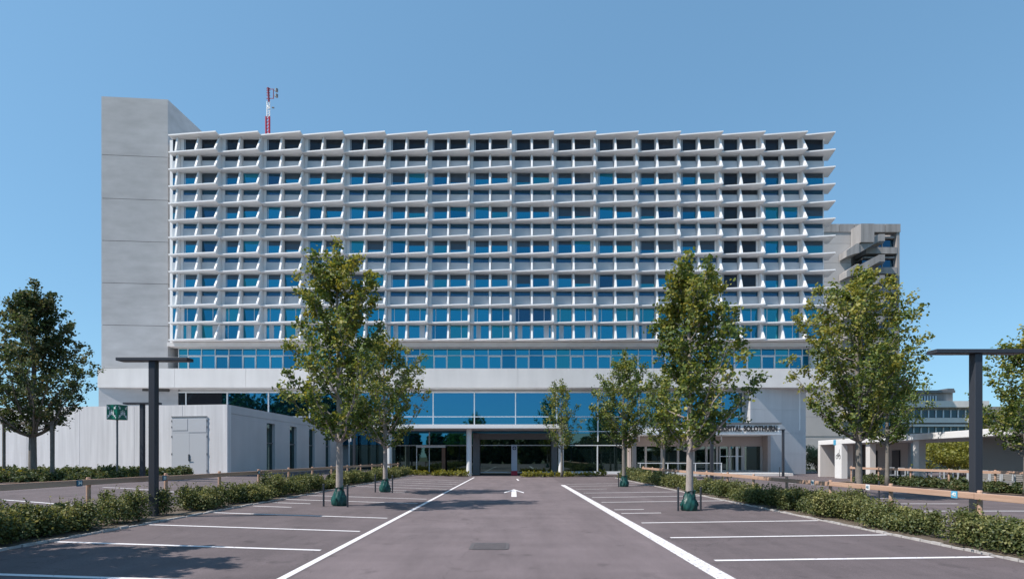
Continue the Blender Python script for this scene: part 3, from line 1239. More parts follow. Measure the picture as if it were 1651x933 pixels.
# distant terraced block
DB = thing('terraced_block', 'long grey terraced block with window bands, far behind the flat-roofed shelter', 'building', (76, 90, 0))
S9 = 850 / 90.0
bx = lambda px: (px - 828) / S9 - 76
bz = lambda py: 1.7 + (737 - py) / S9
mb = MB()
mb.box(bx(1455), bx(1585), 0.6, 14, -0.2, bz(649))
mb.box(bx(1585), bx(1625), 0.6, 14, -0.2, bz(655))
mb.box(bx(1478), bx(1541), 0.6, 8, bz(649), bz(633))
mb.box(bx(1600), bx(1640), 0.2, 12, -0.2, bz(666))
mb.build('wall', M['old_conc'], DB)
mb = MB()
mb.box(bx(1470), bx(1541), 0.1, 8.4, bz(633), bz(629))
mb.box(bx(1530), bx(1541), 0.3, 3, bz(629), bz(626))
mb.build('roof', M['mid_metal'], DB)
for a, b, x1_ in ((647, 657, 1590), (674, 682, 1588), (684.5, 688, 1588)):
    mb = MB()
    mb.box(bx(1458), bx(x1_), -0.6, 0.59, bz(b), bz(a))
    mb.build('balcony', M['band'], DB)
for a, b in ((661, 673), (688.5, 698), (638, 646)):
    mb = MB()
    mb.box(bx(1462 if a > 650 else 1482), bx(1580 if a > 650 else 1515), 0.5, 0.58, bz(b), bz(a))
    w_ = mb.build('window', M['screen'], DB)
    for k in range(9):
        px = 1475 + k * (12 if a > 650 else 4.5)
        MB().box(bx(px), bx(px) + .25, 0.4, 0.49, bz(b), bz(a)).build('window_post', M['alu'], w_)

# ------------------------------------------------------------------ flat roofed shelter on the right
SH = thing('bicycle_shelter', 'long low shelter with a white flat roof at the right edge of the car park', 'shelter', (25.0, 40, 0))


def spart(mb, name, m, parent=SH, **kw):
    mb.v = [(a - 25, b - 40, c) for a, b, c in mb.v]
    return mb.build(name, m, parent, **kw)


fxs = lambda y: 25.7 - (44.5 - y) * 0.138


def along(mb, y0, y1, off0, off1, z0, z1):
    mb.prism([(fxs(y0) + off0, y0), (fxs(y0) + off1, y0), (fxs(y1) + off1, y1), (fxs(y1) + off0, y1)], z0, z1)


mb = MB()
along(mb, 15.0, 44.5, 0, 5.0, 2.72, 3.08)
spart(mb, 'roof', M['white_facade'], bevel=0.02)
mb = MB()
along(mb, 44.1, 44.5, 0, 5.0, 0, 2.718)
along(mb, 43.0, 44.1, 2.2, 2.4, 0, 2.7)
spart(mb, 'end_wall', M['band'])
mb = MB()
along(mb, 40.4, 41.5, 0, 0.45, 0, 2.717)
spart(mb, 'pier', M['white'])
for y in (37.0, 31.6):
    mb = MB()
    along(mb, y - 0.28, y + 0.28, 0.2, 0.6, 0, 2.716)
    spart(mb, 'column', M['band'])
mb = MB()
along(mb, 37.3, 44.1, 3.2, 3.4, 0, 2.71)
spart(mb, 'back_wall', M['beige_conc'])
for q_ in ((41.2, 42.5), (38.2, 39.1)):
    mb = MB()
    along(mb, q_[0], q_[1], 3.1, 3.19, 0, 2.2)
    spart(mb, 'door', M['dark_metal'])
mb = MB()
for k in range(26):
    along(mb, 15.5, 28.2, 1.2, 1.25, 0.1 + 0.1 * k, 0.17 + 0.1 * k)
along(mb, 15.5, 28.2, 1.5, 1.6, 0, 2.7)
spart(mb, 'slatted_screen', mat('screen_grey', (0.34, 0.33, 0.32), 0.6))
# pictogram on the white pier
mb = MB()
p0 = Vector((fxs(40.95) - 0.012, 40.95, 1.95))
def ring(mb, c, r, t_):
    pts = []
    n = 16
    for k in range(n):
        a0, a1 = 2 * math.pi * k / n, 2 * math.pi * (k + 1) / n
        q = []
        for (rr_, a) in ((r, a0), (r, a1), (r - t_, a1), (r - t_, a0)):
            yy_ = c[1] + rr_ * math.cos(a)
            q.append((fxs(yy_) - 0.008, yy_, c[2] + rr_ * math.sin(a)))
        mb.add(q, [(0, 1, 2, 3)])
ring(mb, (0, 41.15, 1.72), 0.17, 0.05)
ring(mb, (0, 40.70, 1.72), 0.17, 0.05)
for (ya, za, yb, zb) in ((41.15, 1.72, 41.0, 1.98), (41.0, 1.98, 40.78, 1.98), (40.78, 1.98, 40.7, 1.72), (41.0, 1.98, 40.9, 1.74), (40.9, 1.74, 40.78, 1.98), (40.78, 1.98, 40.72, 2.3)):
    d = Vector((yb - ya, zb - za)).normalized() * 0.025
    mb.add([(fxs(ya - d.y) - .006, ya - d.y, za + d.x), (fxs(ya + d.y) - .006, ya + d.y, za - d.x), (fxs(yb + d.y) - .006, yb + d.y, zb - d.x), (fxs(yb - d.y) - .006, yb - d.y, zb + d.x)], [(0, 1, 2, 3)])
spart(mb, 'bicycle_pictogram', M['black'])
mb = MB()
along(mb, 41.3, 41.7, -0.02, -0.004, 2.66, 3.06)
spart(mb, 'blue_square_sign', M['sky_sign'])

# bicycle racks: a row of pale hoops
rk = thing('bicycle_stand', '', 'bike stand', (0, 0, 0), group='pale bicycle stands in front of the slatted screen')
mb = MB()
mb.tube([(0, -.02, 0), (0, -.02, 0.85), (0.06, -.02, 0.93), (0.44, -.02, 0.93), (0.5, -.02, 0.85), (0.5, -.02, 0)], 0.035, 8)
mb.build('hoop', M['alu'], rk)
mb = MB()
mb.box(0.02, 0.48, -.05, .01, 0.42, 0.5)
mb.build('crossbar', M['alu'], rk)
yy = 17.0
first = True
lab = 'pale metal bicycle stand in the row before the dark slatted screen'
while yy < 35:
    L_ = (fxs(yy) + 0.35, yy, g(20))
    if first:
        rk.location = L_
        rk['label'] = lab
        first = False
    else:
        dup(rk, L_, 0, lab)
    yy += 0.75 if yy < 28 else 1.1

# ------------------------------------------------------------------ lamps
def lamp(x, y, label, left=0.9, right=0.9, w=0.165, h=4.0, rotz=0):
    t = thing('street_lamp', label, 'street lamp', (x, y, g(x, y)), rotz, 'dark grey T-shaped street lamps')
    hh = h
    MB().box(-w / 2, w / 2, -w / 2, w / 2, 0, hh).build('pole', M['dark_metal'], t, bevel=0.012)
    mb = MB()
    mb.box(-left, right, -0.14, 0.14, hh + 0.002, hh + 0.085)
    mb.build('lamp_head', M['dark_metal'], t, bevel=0.008)
    mb = MB()
    if left > 0.5:
        mb.box(-left + .06, -left + .55, -0.10, 0.10, hh - 0.006, hh + 0.001)
    if right > 0.5:
        mb.box(right - .55, right - .06, -0.10, 0.10, hh - 0.006, hh + 0.001)
    mb.build('light_panel', M['mid_metal'], t)
    MB().box(-w / 2 - .06, w / 2 + .06, -w / 2 - .06, w / 2 + .06, 0, 0.03).build('base_plate', M['dark_metal'], t)
    return t


lamp(-9.15, 13.4, 'tall dark grey T-shaped lamp rising from the left hedge, nearest on the left', .87, .93, .165, 3.95)
lamp(-16.9, 24.0, 'slimmer dark T-shaped lamp standing behind the near left lamp, by the annex wall', .8, .8, .165, 3.5)
lamp(9.95, 11.35, 'tall dark grey T-shaped lamp rising behind the right hedge, nearest on the right', .95, .95, .165, 3.85)
lamp(10.9, 29.0, 'dark lamp pole half hidden by the tree right of the aisle, before the lettered canopy', .9, .9, .165, 3.9)
lamp(22.7, 44.4, 'thin dark lamp with its arm reaching left, before the concrete end wall', .95, .12, .165, 3.9)
lamp(-12.1, 40.0, 'distant dark lamp behind the two left car park trees', .8, .8, .165, 3.75)

# emergency assembly sign
t = thing('assembly_point_sign', 'green cube sign with white arrows on a thin post beside the annex', 'sign', (-18.05, 24.0, g(-18)))
MB().tube([(0, 0, 0), (0, 0, 2.92)], 0.04, 10).build('post', M['mid_metal'], t)
cb = MB().box(-.275, .275, -.275, .275, 2.80, 3.47).build('sign_box', M['green_sign'], t, rotz=R(-8), bevel=0.01)
def sign_face(fn):
    def quad(mb, pts):
        mb.add([fn(*p) for p in pts], [tuple(range(len(pts)))])
    for sx_, sz_ in ((-1, -1), (1, -1), (-1, 1), (1, 1)):
        mb = MB()
        tip = (sx_ * .11, 3.135 + sz_ * .13)
        quad(mb, [(tip[0], tip[1]), (tip[0] + sx_ * .11, tip[1] + sz_ * .01), (tip[0] + sx_ * .01, tip[1] + sz_ * .11)])
        quad(mb, [(tip[0] + sx_ * .04, tip[1] + sz_ * .075), (tip[0] + sx_ * .075, tip[1] + sz_ * .04), (sx_ * .235, 3.135 + sz_ * .26), (sx_ * .2, 3.135 + sz_ * .295)])
        mb.build('arrow', M['sign_white'], cb)
    for px_, s_ in ((-.085, .8), (0, 1.0), (.085, .8)):
        mb = MB()
        quad(mb, [(px_ + .03 * s_ * math.cos(a * math.pi / 4), 3.21 * 1 + .03 * s_ * math.sin(a * math.pi / 4) - (.03 if px_ else 0)) for a in range(8)])
        top = 3.165 - (.03 if px_ else 0)
        quad(mb, [(px_ - .035, top), (px_ + .035, top), (px_ + .03, top - .15), (px_ - .03, top - .15)])
        mb.build('pictogram_figure', M['sign_white'], cb)
sign_face(lambda a, b: (a, -.288, b))
sign_face(lambda a, b: (.288, a, b))

# ------------------------------------------------------------------ timber rail fences
def fence(x0, ys_, hrail, label, side, plates, slope=0.0, rh=0.125):
    """side: +1 rail on the -x face ... posts at every y; whole fence is one thing"""
    t = thing('timber_fence', label, 'fence', (x0, ys_[0], g(x0)))
    rnd = random.Random(int(abs(x0) * 7))
    for y in ys_:
        mb = MB()
        h = hrail + 0.05 + rnd.uniform(-.01, .015)
        mb.tube([(0, y - ys_[0], -0.05), (0, y - ys_[0], h - .02), (0, y - ys_[0], h)], [0.047, 0.047, 0.038], 10)
        mb.build('post', M['wood'], t)
    # boards, 5.3 m lengths butted over posts
    step = 2
    i = 0
    xo = side * 0.09
    while i < len(ys_) - 1:
        j = min(i + step, len(ys_) - 1)
        mb = MB()
        dz = rnd.uniform(-.008, .008)
        mb.box(xo - .03, xo + .03, ys_[i] - ys_[0] + 0.006, ys_[j] - ys_[0] - .006, hrail - rh + dz, hrail + dz)
        mb.build('rail', M['wood'], t, bevel=0.006)
        i = j
    for (y, s, m_) in plates:
        mb = MB()
        xf = xo + side * 0.034
        mb.box(min(xf, xf + side * .01), max(xf, xf + side * .01), y - ys_[0] - .075, y - ys_[0] + .075, hrail - rh / 2 - .07, hrail - rh / 2 + .07)
        pl = mb.build('number_plate', m_, t)
        tx_ = text_mesh('number', s, 0.10, M['sign_white'] if m_ is not M['white'] else M['blue_sign'], pl, 0.006, 0.004)
        tx_.location = (xf + side * .014, y - ys_[0], hrail - rh / 2)
        tx_.rotation_euler = (R(90), 0, R(90) if side > 0 else R(-90))
    return t


yl = [4.0 + 2.65 * k + 0.0 for k in range(0, 16)]
yl = [11.9 + 2.65 * (k - 3) for k in range(0, 16)]
fence(-9.6, yl, 1.0, 'brown timber rail fence behind the left hedge, with blue number plates', 1,
      [(11.5, '34', M['blue_sign']), (14.3, '33', M['blue_sign']), (19.6, '31', M['blue_sign'])])
yr = [10.4 + 2.45 * (k - 2) for k in range(0, 14)]
fence(9.2, yr, 0.93, 'sunlit timber rail fence behind the right hedge, with small number plates', -1,
      [(10.85, '42', M['sky_sign']), (13.5, '41', M['white']), (16.0, '40', M['white'])])
fence(22.3, [14 + 2.6 * k for k in range(9)], 1.0, 'far timber rail fence in front of the flat-roofed shelter', -1, [], rh=0.13)

# ------------------------------------------------------------------ foliage
def leaves_mesh(name, P, Nrm, size, tint, m, parent, rng, aspect=0.8):
    """P (n,3) positions, Nrm (n,3) normals, size (n,), tint (n,) -> folded six-sided leaves"""
    n = len(P)
    Nrm = Nrm / np.linalg.norm(Nrm, axis=1)[:, None]
    rv = rng.normal(size=(n, 3))
    u = np.cross(Nrm, rv)
    u /= np.linalg.norm(u, axis=1)[:, None]
    w = np.cross(Nrm, u)
    s = size[:, None]
    tpl = [(-.5, 0, 0), (-.15, .5, .12), (.3, .38, .1), (.55, 0, 0), (.3, -.38, .1), (-.15, -.5, .12)]
    V = np.empty((n, 6, 3))
    for k, (a, b, c) in enumerate(tpl):
        V[:, k] = P + u * (a * s) + w * (b * aspect * s) + Nrm * (c * s)
    V = V.reshape(-1, 3)
    base = (np.arange(n) * 6)[:, None]
    F = np.concatenate([base + np.array([0, 1, 2, 3]), base + np.array([0, 3, 4, 5])], axis=1).reshape(-1)
    me = bpy.data.meshes.new(name)
    me.vertices.add(len(V))
    me.vertices.foreach_set('co', V.reshape(-1).astype(np.float32))
    me.loops.add(len(F))
    me.loops.foreach_set('vertex_index', F.astype(np.int32))
    me.polygons.add(2 * n)
    me.polygons.foreach_set('loop_start', (np.arange(2 * n) * 4).astype(np.int32))
    at = me.attributes.new('tint', 'FLOAT', 'POINT')
    at.data.foreach_set('value', np.repeat(tint, 6).astype(np.float32))
    me.update(calc_edges=True)
    me.materials.append(m)
    o = bpy.data.objects.new(name, me)
    COL.objects.link(o)
    if parent:
        o.parent = parent
    return o


PROFILE_T = [0, .08, .22, .40, .60, .78, .92, 1.0]
PROF = {
    'upright': [.50, .85, 1.0, .84, .64, .50, .26, .05],
    'oval': [.45, .80, 1.0, .98, .84, .60, .32, .06],
    'cone': [.80, 1.0, 1.0, .82, .58, .34, .18, .05],
    'slim': [.5, .8, 1.0, 1.0, .85, .6, .35, .1],
}


def tree(x, y, H, cb, hw, seed, label, leaf='leaf', nleaf=9000, lsize=0.125, prof='oval', trunk_r=0.11, bark='bark',
         ratio=(1.0, 1.0), yellow=0.3, nlimb=34, low=None, dens=1.0, group='young maple trees in the car park', name='maple_tree', zb=None):
    rng = np.random.default_rng(seed)
    rnd = random.Random(seed)
    t = thing(name, label, 'tree', (x, y, g(x, y) if zb is None else zb), 0, group)
    tm = MB()
    # trunk and leader
    pts, rads = [], []
    ns = 16
    ph = rnd.uniform(0, 6)
    for i in range(ns + 1):
        s = i / ns
        pts.append(Vector((0.07 * math.sin(s * 4 + ph) * s, 0.06 * math.cos(s * 3.3 + ph) * s - .06 * s * math.cos(ph), s * H * 0.97)))
        rads.append(trunk_r * (1 - s) ** 0.85 * (1.0 if s > .02 else 1.25) + 0.008)
    tm.tube(pts, rads, 9)

    def lead(z):
        s = min(0.999, max(0, z / (H * 0.97))) * ns
        i = int(s)
        return pts[i].lerp(pts[min(i + 1, ns)], s - i), rads[i]

    centers, wts, clr = [], [], []
    for k in range(nlimb):
        q = (k + 0.5 * rnd.random()) / nlimb
        tt = q ** 0.9 * 0.9
        # start below where it ends because limbs ascend
        az = k * 2.39996 + rnd.uniform(-.5, .5)
        wtgt = hw * float(np.interp(tt, PROFILE_T, PROF[prof])) * rnd.choice([.62, .78, .92, 1.0, 1.0, 1.1, 1.18])
        wtgt *= ratio[1] if math.cos(az) > 0 else ratio[0]
        zc = cb + tt * (H - cb)
        rise = wtgt * rnd.uniform(0.75, 1.35)
        z0 = max(cb * 0.80, zc - rise * 0.75)
        st, r0 = lead(z0)
        zend = z0 + rise
        n = 7
        lp, lr = [], []
        bend = rnd.uniform(-.3, .3)
        for i in range(n + 1):
            s = i / n
            rad = wtgt * (s ** 0.85)
            a = az + bend * s
            p = Vector((st.x + rad * math.cos(a), st.y + rad * math.sin(a), z0 + rise * s ** 1.25))
            p += Vector((rnd.gauss(0, .03), rnd.gauss(0, .03), rnd.gauss(0, .03))) * (1 if i else 0)
            lp.append(p)
            lr.append(max(0.006, r0 * 0.42 * (1 - s) ** 0.8))
        tm.tube(lp, lr, 5, cap=False)
        cy = rnd.random()
        # twigs
        for i in range(2, n + 1):
            for _ in range(3 if i < n else 4):
                d = Vector((rnd.gauss(0, 1), rnd.gauss(0, 1), rnd.gauss(0.65, .6)))
                if i == n:
                    d += Vector((math.cos(az), math.sin(az), 1.0))
                d.normalize()
                ln = rnd.uniform(.22, .55) * (0.6 + 0.4 * wtgt / hw) * (hw / 1.9) ** .5
                e = lp[i] + d * ln
                tm.tube([lp[i], e], [0.007, 0.003], 3, cap=False)
                for s in (0.25, 0.55, 0.8, 1.0):
                    centers.append(lp[i].lerp(e, s))
                    wts.append(0.6 + s * 0.7)
                    clr.append(cy)
    # leader top spray
    for k in range(int(26)):
        z = H * (0.80 + 0.2 * k / 26)
        p, _ = lead(z)
        if z > H * .96:
            p = p + Vector((0, 0, z - H * .96))
        for _ in range(2):
            d = Vector((rnd.gauss(0, .8), rnd.gauss(0, .8), rnd.uniform(.3, 1.2))).normalized()
            e = p + d * rnd.uniform(.1, .38) * (1.25 - k / 26)
            centers += [e, p.lerp(e, .5)]
            wts += [1, .7]
            clr += [.6, .6]
    tm.build('trunk', M[bark], t, smooth=True)
    C = np.array([tuple(c) for c in centers])
    W = np.array(wts)
    W = W * rng.choice([.05, .4, 1.0, 2.2], size=len(W))
    W = W / W.sum()
    cl = np.array(clr)
    idx = rng.choice(len(C), size=int(nleaf * 0.98), p=W)
    P = C[idx] + rng.normal(size=(len(idx), 3)) * np.array([.085, .085, .075]) * (lsize / .125)
    Nn = rng.normal(size=P.shape) * 0.75 + np.array([-.15, -.1, 0.55])
    size = lsize * .86 * rng.uniform(.6, 1.25, len(P))
    # older yellowing leaves by branch and by height
    tint = np.clip(rng.normal(0.46, .24, len(P)) + (cl[idx] - .5) * .5 + yellow * (P[:, 2] / H - .35), 0, 1)
    leaves_mesh('crown', P, Nn, size, tint, M[leaf], t, rng)
    return t


tree(-5.82, 17.6, 8.8, 2.6, 1.8, 3, 'tall maple nearest on the left of the aisle, green bag at its foot', nleaf=15000, prof='upright', bark='bark_pale', yellow=.5, nlimb=44, trunk_r=.12)
tree(-5.95, 24.4, 7.35, 2.5, 1.75, 8, 'smaller bushy maple just behind the tall left one, second green bag at its foot', nleaf=11000, prof='oval', bark='bark_pale', yellow=.3, nlimb=36)
tree(5.5, 16.5, 7.95, 2.3, 1.6, 21, 'tall maple nearest on the right of the aisle, green bag at its foot', nleaf=13500, prof='upright', bark='bark_pale', yellow=.25, nlimb=42, ratio=(.68, 1.22), trunk_r=.115)
tree(6.2, 29.6, 7.5, 2.6, 1.6, 33, 'slender leafy maple farther back on the right of the aisle', nleaf=9000, prof='oval', yellow=.1, nlimb=32, lsize=.13)
tree(4.05, 44.3, 8.2, 2.9, 1.45, 41, 'small pale tree in front of the main entrance column', nleaf=3800, prof='slim', yellow=.1, nlimb=26, lsize=.15)
tree(11.4, 40.0, 8.2, 2.7, 1.75, 52, 'tree in front of the right canopy, between two nearer maples', nleaf=7000, prof='oval', yellow=.3, nlimb=28, lsize=.15)
tree(13.55, 20.7, 9.05, 2.8, 2.1, 65, 'large spreading maple beyond the right fence', nleaf=18000, prof='oval', yellow=.45, nlimb=46, ratio=(1.05, .95), trunk_r=.13)
tree(21.4, 30.2, 8.7, 2.8, 1.75, 71, 'green maple behind the large spreading one, before the shelter', nleaf=9000, prof='oval', yellow=.1, nlimb=32, lsize=.14)
tree(21.9, 22.5, 7.2, 2.1, 1.55, 83, 'sparse maple cut by the right edge of the photo', nleaf=7000, prof='upright', yellow=.2, nlimb=30, lsize=.13)
tree(-21.9, 24.0, 9.05, 2.5, 2.25, 95, 'dense dark tree in a timber frame at the left edge, before the annex', leaf='leaf_dark', nleaf=24000, prof='cone', yellow=.15, nlimb=52, lsize=.13, trunk_r=.16)
tree(-10.25, 5.6, 6.3, 1.8, 2.15, 107, 'maple just outside the left edge whose shadow falls on the near bay', nleaf=52000, prof='oval', nlimb=44)


# tree guards and watering bags
def bag(x, y, label, s=1.0):
    t = thing('watering_bag', label, 'watering bag', (x, y, g(x, y)), 0, 'green watering bags round the tree feet')
    rnd = random.Random(int(x * 13 + y))
    mb = MB()
    rings = [(0, .25), (.05, .29), (.12, .285), (.2, .30), (.28, .27), (.36, .26), (.44, .21), (.52, .20), (.6, .15), (.66, .15), (.71, .18)]
    nseg = 34
    v, f = [], []
    for (z, r) in rings:
        for k in range(nseg):
            a = 2 * math.pi * k / nseg
            rr_ = r * (1 + .10 * math.sin(5 * a + z * 9 + x) + .06 * math.sin(11 * a - z * 14) + rnd.uniform(-.09, .07)) * s
            v.append((rr_ * math.cos(a), rr_ * math.sin(a) * .9, z * s + (rnd.uniform(-.015, .02) if z > .6 else 0)))
    for i in range(len(rings) - 1):
        for k in range(nseg):
            k2 = (k + 1) % nseg
            f.append((i * nseg + k, i * nseg + k2, (i + 1) * nseg + k2, (i + 1) * nseg + k))
    mb.add(v, f)
    mb.build('bag', M['bag'], t, smooth=True)
    mb = MB()
    mb.tube([(0.14 * s, -.05, .55 * s), (0.17 * s, -.09, .75 * s)], [0.05, 0.03], 8)
    mb.build('filler_neck', M['bag'], t)


bag(-5.82, 17.6, 'green watering bag round the foot of the nearest left tree', .86)
bag(-5.95, 24.4, 'green watering bag round the foot of the second left tree', .84)
bag(5.5, 16.5, 'green watering bag round the foot of the nearest right tree', .86)
bag(6.2, 29.6, 'green watering bag round the foot of the farther right tree', .86)
for x, y, l, h in ((-6.2, 17.2, 'left of the nearest left tree', .72), (-5.42, 17.2, 'right of the nearest left tree', .72),
                   (-6.3, 24.0, 'left of the second left tree', .8), (-5.52, 24.0, 'right of the second left tree', .8),
                   (5.12, 16.4, 'left of the nearest right tree', .72), (5.82, 16.4, 'right of the nearest right tree', .72),
                   (5.85, 29.4, 'left of the farther right tree', .8),
                   (13.1, 20.2, 'left of the large tree beyond the right fence', .7), (14.0, 20.2, 'right of the large tree beyond the right fence', .7),
                   (22.3, 44.2, 'beside the thin lamp at the end wall', .8)):
    t = thing('guard_post', 'short dark guard post ' + l, 'post', (x, y, g(x, y)), 0, 'short dark guard posts beside the trees')
    MB().tube([(0, 0, -.02), (0, 0, h)], 0.032, 8).build('post', M['dark_metal'], t)
    MB().tube([(0, 0, h), (0, 0, h + .015)], [0.038, 0.03], 8).build('cap', M['dark_metal'], t)

# timber frame around the left tree
t = thing('tree_frame', 'grey timber support frame round the dark tree at the left edge', 'tree support', (-21.9, 24.0, g(-21.9)))
for px in (-1.02, 1.13):
    MB().tube([(px, -.3, 0), (px, -.3, 2.75)], 0.06, 8).build('post', M['bark'], t)
MB().tube([(.1, .95, 0), (.1, .95, 2.72)], 0.06, 8).build('post', M['bark'], t)
MB().box(-1.12, 1.25, -.37, -.31, 2.58, 2.68).build('crossbar', M['bark'], t)
mb = MB()
mb.tube([(-1.0, -.3, 2.5), (-.5, -.15, 2.36), (0, 0, 2.32), (.5, -.15, 2.36), (1.1, -.3, 2.5)], 0.03, 6)
mb.build('strap', M['black'], t)


# hedges
def hedge(x0, x1, y0, y1, h, label, seed, leaf='leaf_hedge', per_m=1500, lsize=.052, name='hedge', gaps=(), far=16, shoots=.5, cat='hedge', axis='y'):
    rng = np.random.default_rng(seed)
    rnd = random.Random(seed)
    t = thing(name, label, cat, (0, 0, 0))
    P, Nn, S, T = [], [], [], []
    sm = MB()
    Lx, Ly = abs(x1 - x0), abs(y1 - y0)
    nb = int(Lx * Ly / 0.105)
    for _ in range(nb):
        cx, cy = rnd.uniform(x0, x1), rnd.uniform(y0, y1)
        if any(a < cy < b for a, b in gaps):
            continue
        big = 0.72 + 0.28 * math.sin(cy * 1.3 + cx) * math.sin(cy * .47 + 2)
        hh = h * (0.25 + 0.75 * big) * rnd.uniform(.68, 1.15)
        r = rnd.uniform(.16, .38)
        zz = g(cx, cy)
        dist = math.hypot(cx, cy)
        ls = lsize * (1.0 if dist < far else min(2.2, 1 + (dist - far) / 26))
        n = int(per_m * 0.12 / Lx * (lsize / ls) ** 2 * 1.15)
        th = rng.uniform(0, 2 * np.pi, n)
        zq = rng.uniform(0.04, 1.0, n) ** 0.75
        rad = r * np.sqrt(np.clip(1.1 - zq ** 3, 0.02, 1)) * rng.uniform(.2, 1.25, n)
        p = np.stack([cx + rad * np.cos(th), cy + rad * np.sin(th), zz + .03 + zq * hh * rng.uniform(.85, 1.12, n)], 1)
        nn_ = np.stack([np.cos(th) * .6, np.sin(th) * .6, np.full(n, .65)], 1) + rng.normal(size=(n, 3)) * .8
        P.append(p)
        Nn.append(nn_)
        S.append(ls * rng.uniform(.6, 1.2, n))
        ct = rnd.gauss(0, .14)
        T.append(np.clip(rng.normal(.35, .22, n) + ct + .25 * zq - .05, 0, 1))
        for _q in range(2):
            a = rnd.uniform(0, 6.28)
            sm.tube([(cx, cy, zz), (cx + r * .6 * math.cos(a), cy + r * .6 * math.sin(a), zz + hh * .9)], [.008, .004], 3, cap=False)
        for _s in range(5 if rnd.random() < shoots else 2):
            a = rnd.uniform(0, 6.28)
            lx, ly = cx + .5 * r * math.cos(a), cy + .5 * r * math.sin(a)
            top = hh + rnd.uniform(-.08, .22)
            e = Vector((lx + .08 * math.cos(a), ly + .08 * math.sin(a), zz + top))
            s0 = Vector((lx, ly, zz + hh * .6))
            sm.tube([s0, e], [.005, .003], 3, cap=False)
            k = max(6, int(16 * lsize / ls))
            tt = rng.uniform(0.2, 1.0, k)[:, None]
            P.append(np.array(s0)[None] * (1 - tt) + np.array(e)[None] * tt + rng.normal(size=(k, 3)) * .025)
            Nn.append(rng.normal(size=(k, 3)) + np.array([0, 0, .6]))
            S.append(ls * rng.uniform(.6, 1.1, k))
            T.append(np.clip(rng.normal(.6, .15, k), 0, 1))
    leaves_mesh('foliage', np.concatenate(P), np.concatenate(Nn), np.concatenate(S), np.concatenate(T), M[leaf], t, rng, .7)
    sm.build('stem', M['stem'], t)
    return t


hedge(-9.45, -8.65, 5.5, 44.0, .76, 'long leafy green hedge along the left parking bays', 5, per_m=3300, gaps=((12.7, 13.5),))
hedge(8.15, 9.15, 5.5, 40.5, .66, 'long leafy green hedge along the right parking bays', 6, per_m=3500)
hedge(-11.2, -4.0, 44.9, 46.2, .42, 'low yellowish planting strip at the foot of the left entrance', 7, per_m=5200, lsize=.07, leaf='leaf_yellow')
hedge(0.8, 8.0, 44.9, 46.0, .36, 'low thin planting strip in front of the main entrance right of the arrow', 9, per_m=3600, lsize=.07, leaf='leaf_yellow')
hedge(8.2, 10.2, 36.0, 41.0, .75, 'dark shrub clump at the far end of the right hedge', 10, per_m=4500, lsize=.07, leaf='leaf_dark')
hedge(-30.0, -17.5, 26.8, 29.0, .55, 'dark shrub bed against the annex wall at the left', 12, per_m=16000, lsize=.075, leaf='leaf_dark', shoots=.5)
hedge(-31.0, -22.4, 22.6, 24.0, .40, 'yellowish ground shrubs under the tree at the left edge', 13, per_m=9000, lsize=.07, leaf='leaf_yellow')
hedge(21.7, 23.2, 14.5, 34.0, .5, 'dark low hedge along the far rail before the shelter', 14, per_m=3000, lsize=.07, leaf='leaf_dark', shoots=.3)


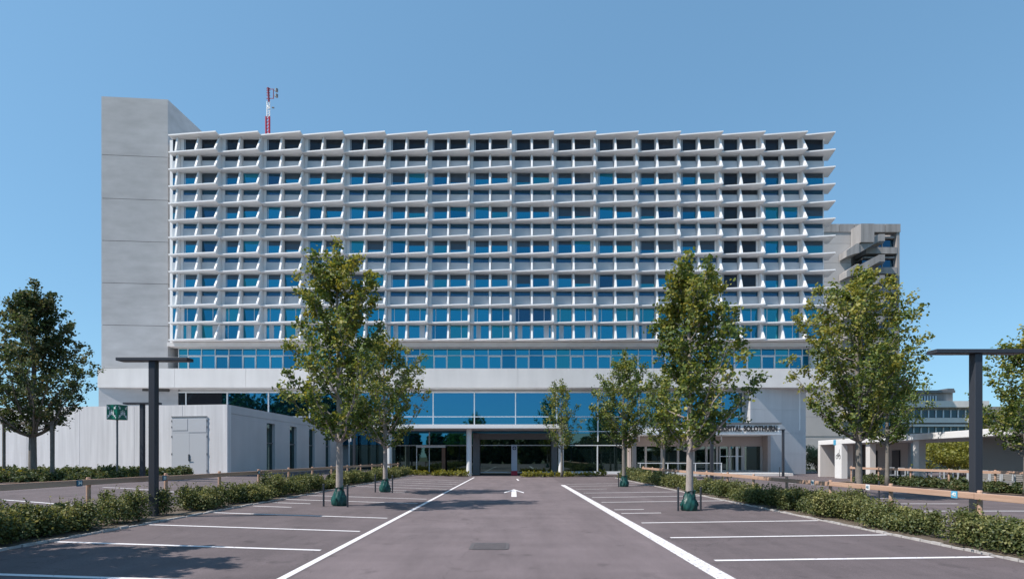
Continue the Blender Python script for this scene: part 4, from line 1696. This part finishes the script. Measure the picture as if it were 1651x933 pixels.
def bush(x, y, r, h, seed, label, leaf, n=5000, ls=.11, zb=0.0):
    rng = np.random.default_rng(seed)
    rnd = random.Random(seed)
    t = thing('bush', label, 'bush', (x, y, zb))
    P, Nn = [], []
    sm = MB()
    nl = 26
    for k in range(nl):
        a = rnd.uniform(0, 6.28)
        rr_ = r * math.sqrt(rnd.random()) * .8
        c = Vector((rr_ * math.cos(a), rr_ * math.sin(a), h * rnd.uniform(.25, .85)))
        q = n // nl
        d = rng.normal(size=(q, 3))
        d /= np.linalg.norm(d, axis=1)[:, None]
        P.append(np.array(c)[None] + d * rng.uniform(.3, 1, q)[:, None] * np.array([r * .38, r * .38, h * .2]))
        Nn.append(d + rng.normal(size=(q, 3)) * .4)
        sm.tube([(0.2 * c.x, 0.2 * c.y, 0), (c.x, c.y, c.z)], [.03, .01], 4, cap=False)
    P = np.concatenate(P)
    P[:, 2] = np.abs(P[:, 2])
    leaves_mesh('foliage', P, np.concatenate(Nn), ls * rng.uniform(.6, 1.2, len(P)), np.clip(rng.normal(.5, .2, len(P)), 0, 1), M[leaf], t, rng)
    sm.build('stem', M['stem'], t)


hedge(-22.3, -17.4, 22.5, 24.2, .42, 'dark shrubs round the foot of the green sign post', 15, per_m=9000, lsize=.07, leaf='leaf_dark', shoots=.7)
bush(30.6, 52.5, 1.5, 3.0, 201, 'grey-green bush at the corner beside the concrete end wall', 'leaf_grey', 4200, .13)
bush(37.5, 44.5, 3.0, 3.4, 202, 'yellow-green bush seen through the open bay of the shelter', 'leaf_yellow', 6500, .16)
bush(43.0, 48.0, 3.2, 3.6, 203, 'second yellow-green bush farther right behind the shelter', 'leaf_yellow', 6500, .16)
bush(44.0, 47.5, 2.4, 6.4, 204, 'yellowing tree top just above the shelter roof at the right', 'leaf_yellow', 6500, .18)

# wood behind the camera, seen only as reflections in the lower glazing
rng = np.random.default_rng(77)
P, Nn = [], []
for k in range(64):
    x = -95 + 190 * k / 63 + rng.uniform(-1.5, 1.5)
    y = -38 + rng.uniform(-7, 7)
    hh = np.interp(x, [-95, -70, -45, -30, -10, 5, 20, 40, 95], [24, 24, 20, 9, 6.5, 8.2, 7, 9, 12]) * rng.uniform(.8, 1.12)
    r = hh * rng.uniform(.22, .32)
    q = 900
    d = rng.normal(size=(q, 3))
    d /= np.linalg.norm(d, axis=1)[:, None]
    P.append(np.array([x, y, hh * .48])[None] + d * np.array([max(r, 2.4), r, hh * .5]) * rng.uniform(.5, 1.05, q)[:, None])
    Nn.append(d + rng.normal(size=(q, 3)) * .5)
P = np.concatenate(P)
o = leaves_mesh('wood', P, np.concatenate(Nn), rng.uniform(.6, 1.3, len(P)), np.clip(rng.normal(.3, .2, len(P)), 0, 1), M['leaf_dark'], None, rng)
tag(o, 'belt of dark trees mirrored in the lower glazing', 'trees', kind='stuff')
